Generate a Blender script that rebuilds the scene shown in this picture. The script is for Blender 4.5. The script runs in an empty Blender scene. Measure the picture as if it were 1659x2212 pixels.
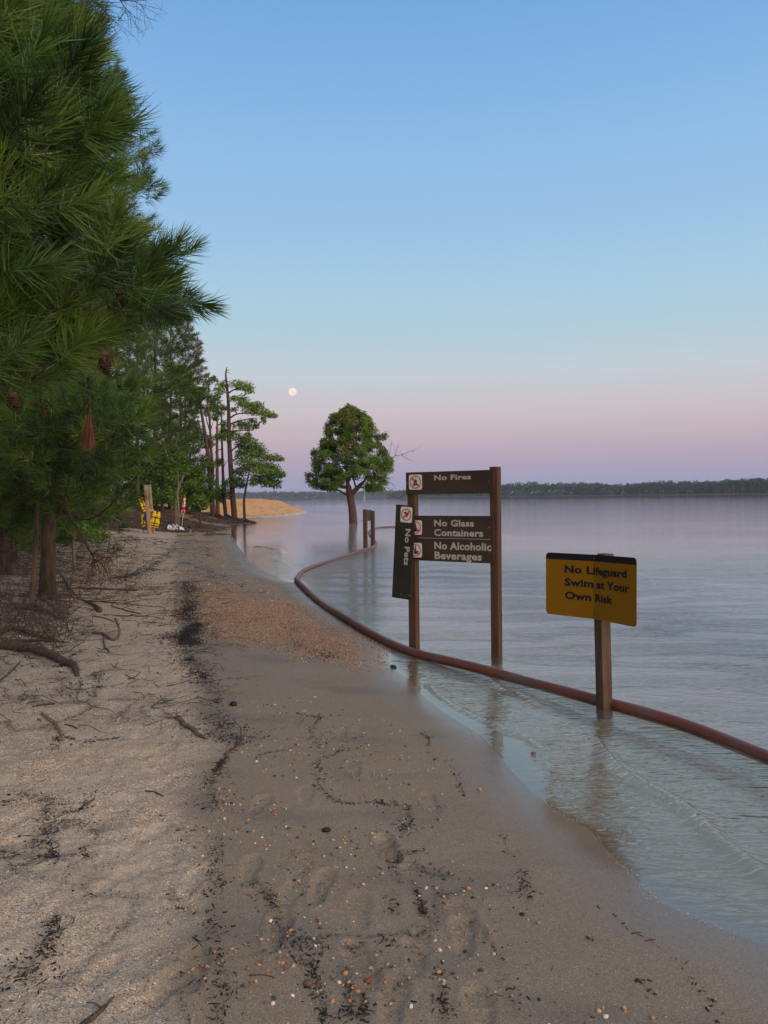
import bpy, bmesh, math, random
import numpy as np
from mathutils import Vector, Matrix
R = math.radians
rng = np.random.default_rng(7)
random.seed(7)
SC = bpy.context.scene
COL = SC.collection

# ------------------------------------------------------------ camera
CAMZ = 1.65
FPX, CX, CY = 1662.0, 829.5, 1106.0
pitch, roll = R(1.117), R(0.647)
f0 = Vector((0, math.cos(pitch), -math.sin(pitch)))
r0 = Vector((1, 0, 0)); u0 = Vector((0, math.sin(pitch), math.cos(pitch)))
RIGHT = math.cos(roll)*r0 - math.sin(roll)*u0
UP = math.sin(roll)*r0 + math.cos(roll)*u0
FWD = f0
CAM = Vector((0, 0, CAMZ))
cam = bpy.data.cameras.new('camera')
cam.sensor_fit = 'HORIZONTAL'; cam.sensor_width = 36; cam.lens = 36*FPX/1659
cam.clip_start = 0.05; cam.clip_end = 20000
camo = bpy.data.objects.new('camera', cam); COL.objects.link(camo)
m = Matrix((RIGHT, UP, -FWD)).transposed().to_4x4(); m.translation = CAM
camo.matrix_world = m
SC.camera = camo

# ------------------------------------------------------------ world: dusk sky (gradient by elevation) + glow in the west
SC.view_settings.view_transform = 'Standard'; SC.view_settings.look = 'None'
SC.view_settings.gamma = 1; SC.view_settings.exposure = 0.0
SC.render.engine = 'CYCLES'
SC.cycles.max_bounces = 8; SC.cycles.transparent_max_bounces = 12
SC.cycles.diffuse_bounces = 3; SC.cycles.glossy_bounces = 3; SC.cycles.transmission_bounces = 4
SC.cycles.caustics_reflective = False; SC.cycles.caustics_refractive = False
def lin(c):
    return tuple(((v/255)/12.92 if v/255 <= .04045 else ((v/255+.055)/1.055)**2.4) for v in c)
W = bpy.data.worlds.new('World'); SC.world = W; W.use_nodes = True
nt = W.node_tree; N = nt.nodes; L = nt.links; N.clear()
out = N.new('ShaderNodeOutputWorld'); bg = N.new('ShaderNodeBackground')
tc = N.new('ShaderNodeTexCoord'); sep = N.new('ShaderNodeSeparateXYZ')
L.new(tc.outputs['Generated'], sep.inputs[0])
asn = N.new('ShaderNodeMath'); asn.operation = 'ARCSINE'; asn.use_clamp = False
L.new(sep.outputs['Z'], asn.inputs[0])
mr = N.new('ShaderNodeMapRange'); mr.inputs['From Min'].default_value = 0; mr.inputs['From Max'].default_value = math.pi/2
L.new(asn.outputs[0], mr.inputs['Value'])
ramp = N.new('ShaderNodeValToRGB'); L.new(mr.outputs[0], ramp.inputs[0])
SKY = [(0, (150,151,179)), (1.1, (161,158,186)), (2.9, (182,166,184)), (4.7, (198,181,189)), (6.4, (204,195,200)),
       (9.1, (196,206,214)), (11.7, (179,206,219)), (15, (168,204,227)), (18.4, (157,196,229)), (23, (146,189,230)),
       (28, (131,179,227)), (33, (116,167,219)), (50, (112,156,204)), (90, (104,142,190))]
cr = ramp.color_ramp
while len(cr.elements) < len(SKY): cr.elements.new(0.5)
for e, (a, c) in zip(cr.elements, SKY):
    e.position = a/90; e.color = (*lin(c), 1)
# western twilight glow (behind the camera)
glow_dir = Vector((0.66, -0.72, 0.22)).normalized()
dot = N.new('ShaderNodeVectorMath'); dot.operation = 'DOT_PRODUCT'
L.new(tc.outputs['Generated'], dot.inputs[0]); dot.inputs[1].default_value = glow_dir
gm = N.new('ShaderNodeMapRange'); gm.inputs['From Min'].default_value = 0.05; gm.inputs['From Max'].default_value = 1.0
gm.interpolation_type = 'SMOOTHSTEP'; L.new(dot.outputs['Value'], gm.inputs['Value'])
gc = N.new('ShaderNodeMix'); gc.data_type = 'RGBA'; gc.blend_type = 'ADD'
gcol = N.new('ShaderNodeMix'); gcol.data_type = 'RGBA'; gcol.blend_type = 'MIX'
gcol.inputs[6].default_value = (0, 0, 0, 1); gcol.inputs[7].default_value = (2.15, 1.62, 1.05, 1)
L.new(gm.outputs[0], gcol.inputs[0])
gc.inputs[0].default_value = 1.0
L.new(ramp.outputs[0], gc.inputs[6]); L.new(gcol.outputs[2], gc.inputs[7])
L.new(gc.outputs[2], bg.inputs['Color']); bg.inputs['Strength'].default_value = 1.0
L.new(bg.outputs[0], out.inputs['Surface'])
sun = bpy.data.lights.new('sun', 'SUN'); sun.energy = 0.4; sun.angle = R(45); sun.color = (1, .78, .55)
suno = bpy.data.objects.new('sun', sun); COL.objects.link(suno)
suno.rotation_euler = Vector((0.72, -0.62, 0.42)).to_track_quat('Z', 'Y').to_euler()

# ------------------------------------------------------------ projection helpers
def ray(px, py):
    return FWD + RIGHT*((px-CX)/FPX) - UP*((py-CY)/FPX)
def P(px, py, D):
    d = ray(px, py); return CAM + d*(D/d.y)
def Z0(px, py, z=0.0):
    d = ray(px, py); t = (z-CAMZ)/d.z; return CAM + d*t

# ------------------------------------------------------------ value noise (numpy)
_perm = np.random.default_rng(3).random((256, 256))
def vnoise(x, y):
    xi = np.floor(x).astype(int); yi = np.floor(y).astype(int)
    fx = x-xi; fy = y-yi
    fx = fx*fx*(3-2*fx); fy = fy*fy*(3-2*fy)
    a = _perm[xi & 255, yi & 255]; b = _perm[(xi+1) & 255, yi & 255]
    c = _perm[xi & 255, (yi+1) & 255]; d = _perm[(xi+1) & 255, (yi+1) & 255]
    return (a*(1-fx)+b*fx)*(1-fy)+(c*(1-fx)+d*fx)*fy*1.0
def fbm(x, y, o=4):
    s = 0; a = .5
    for i in range(o):
        s = s+a*(vnoise(x+i*17.3, y+i*9.1)-.5); x = x*2.03; y = y*2.03; a *= .5
    return s

# ------------------------------------------------------------ shoreline and ground height
shore_px = [(1659,2045),(1600,2022),(1517,1990),(1436,1955),(1390,1921),(1376,1900),(1344,1868),(1302,1828),(1277,1795),(1206,1752),
 (1150,1712),(1105,1664),(1040,1588),(959,1540),(905,1495),(888,1470),(853,1447),(838,1428),(846,1402),(800,1375),(757,1340),(700,1304),(664,1274),
 (648,1256),(628,1257),(603,1249),(574,1239),(548,1224),(528,1196),(514,1177),(499,1152),(492,1136),(520,1132),(546,1131),(549,1125)]
LAND = [(9,-100),(6,-20),(3.6,-6),(2.3,-.5),(1.75,1.6)] + [tuple(Z0(*p)[:2]) for p in shore_px] + \
 [(-10.2,54),(-12.5,57),(-14,60),(-13,63.5),(-11.6,66)] + [tuple(Z0(*p)[:2]) for p in [(575,1117.5),(618,1114.5),(650,1110.5),(662,1107.5)]] + \
 [(-9,91),(-14,103),(-30,118),(-80,145),(-400,170),(-400,-100)]
LAND = np.array(LAND)
def sdist(x, y):
    shp = x.shape; x = x.ravel(); y = y.ravel()
    d = np.full(x.shape, 1e9); ins = np.zeros(x.shape, bool)
    n = len(LAND)
    for i in range(n):
        ax, ay = LAND[i]; bx, by = LAND[(i+1) % n]
        ex, ey = bx-ax, by-ay
        t = np.clip(((x-ax)*ex+(y-ay)*ey)/(ex*ex+ey*ey+1e-12), 0, 1)
        d = np.minimum(d, (x-ax-t*ex)**2+(y-ay-t*ey)**2)
        c = ((ay > y) != (by > y))
        ins ^= c & (x < ex*(y-ay)/(by-ay+1e-12)+ax)
    d = np.sqrt(d)
    return np.where(ins, d, -d).reshape(shp)
prof_s = [-400,-60,-20,-6,-2.5,-1,-.3,0,.5,1.5,3,5,8,12,20,60,400]
prof_z = [-12,-4,-1.8,-.5,-.17,-.062,-.017,0,.014,.055,.15,.3,.62,.95,1.4,2.3,6]
FOOT = []   # x, y, angle, length, depth
def H(x, y, detail=True, s=None):
    x = np.asarray(x, float); y = np.asarray(y, float)
    sc = x.ndim == 0
    if sc: x = x[None]; y = y[None]
    if s is None: s = sdist(x, y)
    z = np.interp(s, prof_s, prof_z)
    # clay headland beyond the trees
    hm = np.clip((y-55)/6, 0, 1)*(x < 0)
    top = np.clip((-8.2-x)*.55, 0, 1.55+.25*fbm(x*.3, y*.3)*2)
    hz = np.minimum(np.maximum(s, 0)*.42, top)
    gul = np.abs(fbm(x*.55+8, y*.25, 4))*1.3; hz = np.maximum(hz-gul*np.clip(hz*1.2, 0, 1)*.55+.18*fbm(x*1.3, y*.8, 3)*np.clip(hz, 0, 1), .01+.03*np.maximum(s, 0))
    z = np.where((hm > 0) & (s > 0), np.maximum(z*(1-hm)+hz*hm, .0), z)
    # swells of the dry beach, forest floor
    z = z+np.clip((s-1.2)/3, 0, 1)*.10*fbm(x*.9+4, y*.9, 3)+np.clip((s-6)/8, 0, 1)*.5*fbm(x*.22, y*.22, 3)
    z = z+np.where((x < -9.8) & (y > 34) & (y < 60), .75*np.clip((-9.8-x)/4.5, 0, 1)*np.clip((y-34)/8, 0, 1)*np.clip((60-y)/6, 0, 1), 0)
    z = z+.006*fbm(x*2.2, y*2.2, 2)*np.clip(s/.6, 0, 1)
    return float(z[0]) if sc else z
def G(px, py):
    d = ray(px, py); t = 0.5; lo = 0.5
    ts = np.geomspace(1.0, 140, 260)
    pts = np.array([[CAM.x+d.x*q, CAM.y+d.y*q, CAM.z+d.z*q] for q in ts])
    hz = np.maximum(H(pts[:, 0], pts[:, 1]), -0.0)
    k = np.argmax(pts[:, 2] < hz)
    if pts[k, 2] >= hz[k]: k = len(ts)-1
    a = pts[k-1, 2]-hz[k-1]; b = hz[k]-pts[k, 2]
    q = ts[k-1]+(ts[k]-ts[k-1])*a/(a+b+1e-9)
    return Vector((CAM.x+d.x*q, CAM.y+d.y*q, CAM.z+d.z*q))
def ground(x, y): return H(x, y)

# ------------------------------------------------------------ material helpers
def mat(name):
    m = bpy.data.materials.new(name); m.use_nodes = True
    m.node_tree.nodes.clear()
    o = m.node_tree.nodes.new('ShaderNodeOutputMaterial')
    return m, m.node_tree, o
class NT:
    def __init__(s, name):
        s.m, s.t, s.o = mat(name); s.n = s.t.nodes; s.l = s.t.links
    def node(s, typ, **kw):
        n = s.n.new(typ)
        for k, v in kw.items():
            if k.startswith('i_'): n.inputs[k[2:].replace('_', ' ')].default_value = v
            else: setattr(n, k, v)
        return n
    def link(s, a, b): s.l.new(a, b)
    def noise(s, scale, detail=3, vec=None, rough=.5, dist=0):
        n = s.node('ShaderNodeTexNoise'); n.inputs['Scale'].default_value = scale; n.inputs['Detail'].default_value = detail
        n.inputs['Roughness'].default_value = rough; n.inputs['Distortion'].default_value = dist
        if vec is not None: s.link(vec, n.inputs['Vector'])
        return n
    def ramp(s, fac, stops):
        r = s.node('ShaderNodeValToRGB'); c = r.color_ramp
        while len(c.elements) < len(stops): c.elements.new(.5)
        for e, (p, col) in zip(c.elements, stops):
            e.position = p; e.color = (*col, 1) if len(col) == 3 else col
        s.link(fac, r.inputs[0]); return r
    def mix(s, fac, a, b, blend='MIX'):
        n = s.node('ShaderNodeMix', data_type='RGBA', blend_type=blend)
        for i, v in ((0, fac), (6, a), (7, b)):
            if isinstance(v, (int, float)): n.inputs[i].default_value = v
            elif isinstance(v, tuple): n.inputs[i].default_value = (*v, 1) if len(v) == 3 else v
            else: s.link(v, n.inputs[i])
        return n.outputs[2]
    def math(s, op, a, b=None, clamp=False):
        n = s.node('ShaderNodeMath', operation=op, use_clamp=clamp)
        for i, v in ((0, a), (1, b)):
            if v is None: continue
            if isinstance(v, (int, float)): n.inputs[i].default_value = v
            else: s.link(v, n.inputs[i])
        return n.outputs[0]
    def attr(s, name):
        n = s.node('ShaderNodeAttribute'); n.attribute_name = name; return n
    def pos(s):
        n = s.node('ShaderNodeTexCoord'); return n.outputs['Object']
    def mapv(s, vec, scale):
        n = s.node('ShaderNodeMapping'); n.inputs['Scale'].default_value = scale; s.link(vec, n.inputs['Vector']); return n.outputs[0]
    def bump(s, h, strength=.5, dist=.01, normal=None):
        n = s.node('ShaderNodeBump'); n.inputs['Strength'].default_value = strength; n.inputs['Distance'].default_value = dist
        s.link(h, n.inputs['Height'])
        if normal is not None: s.link(normal, n.inputs['Normal'])
        return n.outputs[0]
    def principled(s, color, rough=.7, normal=None, **kw):
        p = s.node('ShaderNodeBsdfPrincipled')
        if isinstance(color, tuple): p.inputs['Base Color'].default_value = (*color, 1)
        else: s.link(color, p.inputs['Base Color'])
        if isinstance(rough, (int, float)): p.inputs['Roughness'].default_value = rough
        else: s.link(rough, p.inputs['Roughness'])
        p.inputs['Specular IOR Level'].default_value = .18
        if normal is not None: s.link(normal, p.inputs['Normal'])
        for k, v in kw.items(): p.inputs[k.replace('_', ' ')].default_value = v
        s.link(p.outputs[0], s.o.inputs['Surface']); return p

# ------------------------------------------------------------ mesh helpers
def np_mesh(name, V, F, mats=(), smooth=False, midx=None, attrs=None):
    V = np.asarray(V, np.float32); F = np.asarray(F, np.int32); k = F.shape[1]
    me = bpy.data.meshes.new(name)
    me.vertices.add(len(V)); me.vertices.foreach_set('co', V.ravel())
    me.loops.add(F.size); me.loops.foreach_set('vertex_index', F.ravel())
    me.polygons.add(len(F)); me.polygons.foreach_set('loop_start', np.arange(len(F), dtype=np.int32)*k)
    try: me.polygons.foreach_set('loop_total', np.full(len(F), k, np.int32))
    except Exception: pass
    for mt in mats: me.materials.append(mt)
    if midx is not None: me.polygons.foreach_set('material_index', np.asarray(midx, np.int32))
    if smooth: me.polygons.foreach_set('use_smooth', np.ones(len(F), bool))
    for an, av in (attrs or {}).items():
        a = me.attributes.new(an, 'FLOAT', 'POINT'); a.data.foreach_set('value', np.asarray(av, np.float32))
    me.update(calc_edges=True); me.validate()
    return me
def link(name, me, parent=None, loc=None):
    o = bpy.data.objects.new(name, me); COL.objects.link(o)
    if parent is not None: o.parent = parent
    if loc is not None: o.location = loc
    return o
def tag(o, label=None, cat=None, group=None, kind=None):
    if label: o['label'] = label
    if cat: o['category'] = cat
    if group: o['group'] = group
    if kind: o['kind'] = kind
    return o
def thing(name, label, cat, group=None, loc=(0, 0, 0)):
    o = bpy.data.objects.new(name, None); COL.objects.link(o); o.location = loc; o.empty_display_size = .1
    return tag(o, label, cat, group)
class MB:
    """collects shapes (world coordinates) into ONE mesh object"""
    def __init__(s): s.v = []; s.f = []; s.m = []; s.a = []
    def add(s, V, F, mi=0, a=0.5):
        b = len(s.v); s.v += [tuple(p) for p in V]; s.f += [tuple(i+b for i in f) for f in F]; s.m += [mi]*len(F); s.a += [a]*len(V)
    def box(s, c, ex, ey, ez, mi=0):
        """centre, half-axis vectors"""
        c = Vector(c); ex = Vector(ex); ey = Vector(ey); ez = Vector(ez)
        V = [c+ex*i+ey*j+ez*k for i in (-1, 1) for j in (-1, 1) for k in (-1, 1)]
        s.add(V, [(0,1,3,2),(4,6,7,5),(0,4,5,1),(2,3,7,6),(0,2,6,4),(1,5,7,3)], mi)
    def tube(s, pts, rad, n=8, mi=0, cap=True, wob=0.0, a=0.5):
        pts = [Vector(p) for p in pts]
        if isinstance(rad, (int, float)): rad = [rad]*len(pts)
        V = []; F = []; prev = None
        for i, p in enumerate(pts):
            t = (pts[min(i+1, len(pts)-1)]-pts[max(i-1, 0)])
            t = t.normalized() if t.length > 1e-9 else Vector((0, 0, 1))
            if prev is None:
                x = t.cross(Vector((.3, .9, .31))); x = x.normalized() if x.length > 1e-3 else Vector((1, 0, 0))
            else:
                x = prev-t*prev.dot(t); x = x.normalized() if x.length > 1e-6 else t.orthogonal().normalized()
            prev = x; y = t.cross(x)
            for k in range(n):
                th = 2*math.pi*k/n; r = rad[i]*(1+(random.uniform(-wob, wob) if wob else 0))
                V.append(p+x*(math.cos(th)*r)+y*(math.sin(th)*r))
        for i in range(len(pts)-1):
            for k in range(n):
                F.append((i*n+k, i*n+(k+1) % n, (i+1)*n+(k+1) % n, (i+1)*n+k))
        if cap:
            F.append(tuple(range(n))[::-1]); F.append(tuple((len(pts)-1)*n+k for k in range(n)))
        s.add(V, F, mi, a)
    def prism(s, outline, origin, ux, uy, un, t, mi=0):
        """outline (u,v) extruded by thickness t along -un, face towards un"""
        o = Vector(origin); n = len(outline)
        V = [o+ux*u+uy*v for u, v in outline]+[o+ux*u+uy*v-un*t for u, v in outline]
        F = [tuple(range(n)), tuple(range(2*n-1, n-1, -1))]+[(i, n+i, n+(i+1) % n, (i+1) % n) for i in range(n)]
        s.add(V, F, mi)
    def build(s, name, mats, parent=None, smooth=False, bevel=0):
        me = bpy.data.meshes.new(name); me.from_pydata(s.v, [], s.f)
        if not isinstance(mats, (list, tuple)): mats = [mats]
        for q in mats: me.materials.append(q)
        me.polygons.foreach_set('material_index', s.m)
        if smooth: me.polygons.foreach_set('use_smooth', [True]*len(s.f))
        a = me.attributes.new('tint', 'FLOAT', 'POINT'); a.data.foreach_set('value', np.array(s.a, np.float32))
        bm = bmesh.new(); bm.from_mesh(me); bmesh.ops.recalc_face_normals(bm, faces=bm.faces)
        if bevel: bmesh.ops.bevel(bm, geom=bm.edges[:], offset=bevel, segments=1, affect='EDGES', clamp_overlap=True)
        bm.to_mesh(me); bm.free()
        return link(name, me, parent)
def rrect(w, h, r, n=5, x0=0, y0=0):
    o = []
    for cx_, cy_, a0 in ((w-r, h-r, 0), (r, h-r, 90), (r, r, 180), (w-r, r, 270)):
        for i in range(n+1):
            a = R(a0+90*i/n); o.append((x0+cx_+r*math.cos(a), y0+cy_+r*math.sin(a)))
    return o
def smooth_path(pts, n):
    """Catmull-Rom through pts, n samples per span"""
    pts = [Vector(p) for p in pts]; q = [pts[0]*2-pts[1]]+pts+[pts[-1]*2-pts[-2]]; o = []
    for i in range(1, len(q)-2):
        for k in range(n):
            t = k/n; p0, p1, p2, p3 = q[i-1:i+3]
            o.append(.5*((2*p1)+(p2-p0)*t+(2*p0-5*p1+4*p2-p3)*t*t+(3*p1-p0-3*p2+p3)*t**3))
    o.append(pts[-1]); return o
# ============================================================ GROUND
def dense_axis(a, b, step, growth, lo, hi, maxstep=400):
    xs = list(np.arange(a, b, step)); s = step
    while xs[-1] < hi: s = min(s*growth, maxstep); xs.append(xs[-1]+s)
    s = step; pre = []; x = a
    while x > lo: s = min(s*growth, maxstep); x -= s; pre.append(x)
    return np.array(pre[::-1]+xs)
gx = dense_axis(-2.4, 1.9, .013, 1.028, -3500, 3500)
gy = dense_axis(2.0, 4.2, .012, 1.0125, -120, 3500)
X, Y = np.meshgrid(gx, gy)
Sd = sdist(X, Y)
Zg = H(X, Y, s=Sd)
# border between damp smooth sand and the dry rough sand
dry_line = [G(*p) for p in [(470,2212),(480,2050),(470,1900),(455,1750),(470,1640),(440,1500),(405,1400),(395,1300),(385,1220),(385,1170),(400,1140)]]
dl_y = np.array([-20]+[p.y for p in dry_line]+[60]); dl_x = np.array([dry_line[0].x]+[p.x for p in dry_line]+[dry_line[-1].x-6])
o_ = np.argsort(dl_y); dl_y = dl_y[o_]; dl_x = dl_x[o_]
def dryness(x, y):
    w = fbm(x*1.6, y*1.6, 3)*.5
    return np.clip((np.interp(y, dl_y, dl_x)-x+w+.05)/.22, 0, 1)
# gravel patch by the pipe
gr_poly = [G(*p) for p in [(420,1300),(470,1270),(560,1300),(640,1310),(720,1345),(800,1378),(845,1418),(800,1436),(720,1425),(640,1400),(560,1395),(470,1375)]]
def inpoly(x, y, poly):
    ins = np.zeros(np.shape(x), bool); n = len(poly)
    for i in range(n):
        ax, ay = poly[i][0], poly[i][1]; bx, by = poly[(i+1) % n][0], poly[(i+1) % n][1]
        c = ((ay > y) != (by > y)); ins ^= c & (x < (bx-ax)*(y-ay)/(by-ay+1e-12)+ax)
    return ins
def polydist(x, y, pts):
    d = np.full(np.shape(x), 1e9)
    for a, b in zip(pts[:-1], pts[1:]):
        ex, ey = b[0]-a[0], b[1]-a[1]
        t = np.clip(((x-a[0])*ex+(y-a[1])*ey)/(ex*ex+ey*ey+1e-12), 0, 1)
        d = np.minimum(d, np.hypot(x-a[0]-t*ex, y-a[1]-t*ey))
    return d
def gravel_amount(x, y):
    dd = polydist(x, y, gr_poly+gr_poly[:1]); i = inpoly(x, y, gr_poly)
    g = np.where(i, .55+dd*1.2, .55-dd*1.5)+fbm(x*2, y*2, 3)*1.0
    return np.clip(g, 0, 1)
near = (X > -30) & (X < 12) & (Y > -5) & (Y < 60)
dryA = np.where(near, dryness(X, Y), (Sd > 3)*1.0)
gravA = np.where(near & (Sd > 0), gravel_amount(X, Y), 0)
# wrack lines (dark debris) as pixel polylines of the photograph turned into places on the beach: (points, half width m, density)
WR = [([(402,1255),(412,1285),(411,1311),(392,1325),(425,1350),(400,1374),(411,1395)], .17, 9),
 ([(365,1375),(400,1385),(430,1390)], .14, 6),
 ([(400,1395),(408,1420),(417,1440),(440,1465)], .12, 6),
 ([(440,1465),(462,1500),(470,1560),(500,1600)], .13, 2.6),
 ([(520,1590),(505,1615),(485,1640),(470,1660),(451,1692)], .035, 5),
 ([(451,1692),(458,1729),(440,1750)], .03, 3),
 ([(346,1765),(380,1785),(407,1790),(440,1795)], .02, 4),
 ([(470,1810),(473,1863),(469,1918),(460,1960),(455,2027),(473,2082),(487,2136),(473,2205)], .035, 3),
 ([(0,1743),(30,1730),(65,1707)], .035, 4), ([(109,1780),(102,1830),(125,1860)], .03, 5), ([(178,1830),(189,1852)], .02, 5),
 ([(120,1983),(109,2027),(84,2071),(47,2107)], .04, 9), ([(0,2130),(40,2120),(60,2090)], .05, 3),
 ([(124,1601),(130,1590),(180,1604),(244,1594)], .03, 4), ([(200,1718),(178,1745),(138,1761)], .022, 6), ([(150,1735),(135,1742)], .025, 4),
 ([(124,1601),(110,1625)], .04, 2),
 ([(549,1641),(580,1625),(609,1622),(640,1612)], .012, 5), ([(694,1547),(669,1583),(701,1619),(683,1660),(683,1680),(705,1718),(745,1736),(800,1733),(840,1738)], .02, 3.2),
 ([(640,1540),(669,1547),(694,1547),(740,1545)], .02, 2), ([(700,1640),(745,1620),(790,1615)], .02, 2.5), ([(705,1580),(760,1600),(800,1608)], .015, 1.6),
 ([(883,1740),(883,1770),(872,1799)], .03, 5), ([(872,1840),(845,1863),(858,1904)], .03, 3.5), ([(880,1845),(915,1838)], .02, 4), ([(850,1730),(870,1745)], .02, 3),
 ([(900,1871),(930,1888),(968,1893)], .03, 7), ([(891,1911),(905,1940),(913,1977)], .028, 5), ([(835,1935),(847,1977)], .02, 3), ([(855,1930),(862,1980)], .02, 3),
 ([(567,1918),(592,1955),(603,1998),(629,2038),(669,2085),(687,2128),(694,2172),(700,2205)], .03, 4.5), ([(549,1900),(567,1925),(590,1935)], .03, 6),
 ([(640,2028),(670,2030),(701,2050)], .02, 3.5), ([(740,2045),(782,2039)], .018, 7), ([(745,2095),(752,2130),(760,2165)], .03, 8), ([(785,2150),(785,2180)], .03, 7),
 ([(700,2200),(760,2190),(790,2195)], .03, 6), ([(825,2025),(870,2045),(905,2045)], .015, 3), ([(954,2100),(960,2150),(964,2205)], .03, 3.5),
 ([(1088,1810),(1095,1840)], .012, 3), ([(1128,1874),(1132,1933)], .02, 2.5), ([(1085,2100),(1100,2145),(1110,2170)], .03, 2.5), ([(1060,2040),(1090,2075)], .02, 2),
 ([(978,1656),(1004,1722)], .015, 2), ([(901,1583),(925,1592),(925,1610),(930,1638),(980,1645)], .007, 1.6), ([(1050,1925),(1020,1990)], .02, 1.2),
 ([(1314,1958),(1354,2006),(1412,2033),(1459,2070)], .012, 1.8), ([(1375,2117),(1400,2135),(1422,2158)], .012, 4), ([(1375,2117),(1405,2118)], .01, 4),
 ([(1267,2027),(1290,2030)], .02, 4), ([(1131,1915),(1140,1950)], .03, 3), ([(1459,2070),(1500,2130),(1560,2185)], .012, 1.2),
 ([(240,1250),(290,1240),(340,1215),(375,1180),(388,1150)], .14, 1.5), ([(360,1330),(385,1330)], .15, 1.6), ([(360,1300),(380,1290)], .12, 1.6),
 ([(60,1420),(110,1440),(140,1480),(120,1500)], .09, 3.5), ([(205,1450),(215,1475),(200,1500)], .05, 3), ([(30,1520),(90,1500),(140,1505)], .08, 1.6),
 ([(180,1400),(120,1440)], .05, 2), ([(140,1330),(200,1360),(150,1380)], .10, 1.5), ([(470,1330),(520,1345),(600,1330)], .06, 1.5),
 ([(460,1380),(480,1365),(560,1360)], .05, 1.5), ([(620,1350),(650,1400),(720,1420)], .09, 1.8)]
WRG = []
for pts, hw, dn in WR:
    WRG.append(([G(*p) for p in pts], hw, dn))
wr = np.zeros(X.shape)
nr = (X > -8) & (X < 4) & (Y > 1.5) & (Y < 22)
xs_, ys_ = X[nr], Y[nr]; acc = np.zeros(xs_.shape)
for pts, hw, dn in WRG:
    hw2 = hw*.7; x0 = min(p.x for p in pts)-.5; x1 = max(p.x for p in pts)+.5; y0 = min(p.y for p in pts)-.5; y1 = max(p.y for p in pts)+.5
    sel = (xs_ > x0) & (xs_ < x1) & (ys_ > y0) & (ys_ < y1)
    if sel.any():
        d = polydist(xs_[sel], ys_[sel], pts)
        acc[sel] = np.maximum(acc[sel], np.exp(-(d/hw2)**2)*min(1, dn/7)*.85)
# tangled network of finer wrack between the lines
def net(x, y):
    d_ = dryness(x, y); wx_ = x+.25*fbm(x*1.3, y*1.3, 3); wy_ = y+.35*fbm(x*1.1+5, y*1.1, 3)
    a = np.exp(-(fbm(wx_*1.5+2, wy_*.9, 4)/.026)**2); b = np.exp(-(fbm(wx_*.9+11, wy_*.8+4, 4)/.012)**2)
    gate = np.clip(fbm(x*.9+20, y*.7, 2)*5+.75, 0, 1)
    return np.where(d_ > .5, np.maximum(a*gate, 0), b*gate*.7)
netv = net(xs_, ys_)
acc = np.maximum(acc, netv*.95*np.clip((sdist(xs_, ys_)-.6)/.4, 0, 1))
wr[nr] = acc
# footprints with tread
def foot(px, py, ang, ln=.29, dep=.014, tread=1.0):
    g = G(px, py); FOOT.append((g.x, g.y, R(ang), ln, dep, tread))
foot(840,1833,104,.29,.026); foot(694,1915,84,.29,.010); foot(785,2085,112,.29,.012); foot(1010,1985,108,.29,.010); foot(1002,2020,86,.28,.010)
foot(765,1660,95,.28,.007); foot(735,1590,95,.27,.006); foot(660,1720,95,.28,.006); foot(648,1880,88,.28,.006); foot(930,1735,100,.27,.007)
foot(640,1560,90,.27,.006); foot(850,2160,84,.29,.010); foot(1040,2190,92,.29,.009); foot(778,1965,95,.28,.007); foot(628,1935,80,.28,.006)
foot(330,1800,75,.27,.010,.3); foot(420,1905,80,.27,.014,.2); foot(250,1900,70,.27,.008,.2); foot(600,2010,88,.27,.014,.6); foot(350,2140,76,.28,.013,.2)
foot(420,2090,98,.27,.012,.2); foot(360,1620,84,.27,.010,.2); foot(540,1880,92,.27,.010,.3); foot(560,1740,80,.27,.008,.5); foot(900,2060,85,.28,.008); foot(200,2120,80,.27,.010,.2)
for fx, fy, fa, ln, dep, tr in FOOT:
    j0, j1 = np.searchsorted(gy, [fy-.3, fy+.3]); i0, i1 = np.searchsorted(gx, [fx-.3, fx+.3])
    xx = X[j0:j1, i0:i1]-fx; yy = Y[j0:j1, i0:i1]-fy
    u = xx*math.cos(fa)+yy*math.sin(fa); v = -xx*math.sin(fa)+yy*math.cos(fa)
    wid = np.where(u > 0, .052, .037)*(1-.15*np.cos(u/ln*6))
    e = np.hypot(u/(ln/2), v/wid); 
    ins = 1/(1+np.exp((e-1)*14)); rim = np.exp(-((e-1.18)/.14)**2)
    tread = np.sin(u*190+np.sin(v*160)*1.6)*np.sin(v*150)*.0042*tr
    nf = 1+1.6*fbm(xx*30+fx*9, yy*30, 3)
    Zg[j0:j1, i0:i1] += (-dep*ins+rim*dep*.45)*nf+ins*tread
# roughness of dry sand
rough = (fbm(X*5, Y*5, 3)*.05+fbm(X*13+3, Y*13, 3)*.03+fbm(X*40, Y*40, 2)*.010)*dryA+fbm(X*3.5, Y*3.5, 3)*.010*np.clip(Sd/1.5, 0, 1)
Zg += np.where((Y < 30) & (X > -12) & (X < 4), rough, 0)
Zg += np.where((Y < 30) & (X > -12) & (X < 4), gravA*fbm(X*30, Y*30, 2)*.012, 0)
nyy, nxx = X.shape
idx = np.arange(nyy*nxx).reshape(nyy, nxx)
F = np.stack([idx[:-1, :-1], idx[:-1, 1:], idx[1:, 1:], idx[1:, :-1]], -1).reshape(-1, 4)
V = np.stack([X, Y, Zg], -1).reshape(-1, 3)
clay = np.clip((Y-56)/4, 0, 1)*(X < 0)
forest = np.clip((Sd-4.6-np.clip((Y-8)/20, 0, 1)*1.0)/1.8, 0, 1)*np.clip((58-Y)/4, 0, 1)
forest = np.maximum(forest, np.clip((Y-40)/4, 0, 1)*np.clip((57-Y)/2, 0, 1)*(Sd > 1.0))
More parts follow.
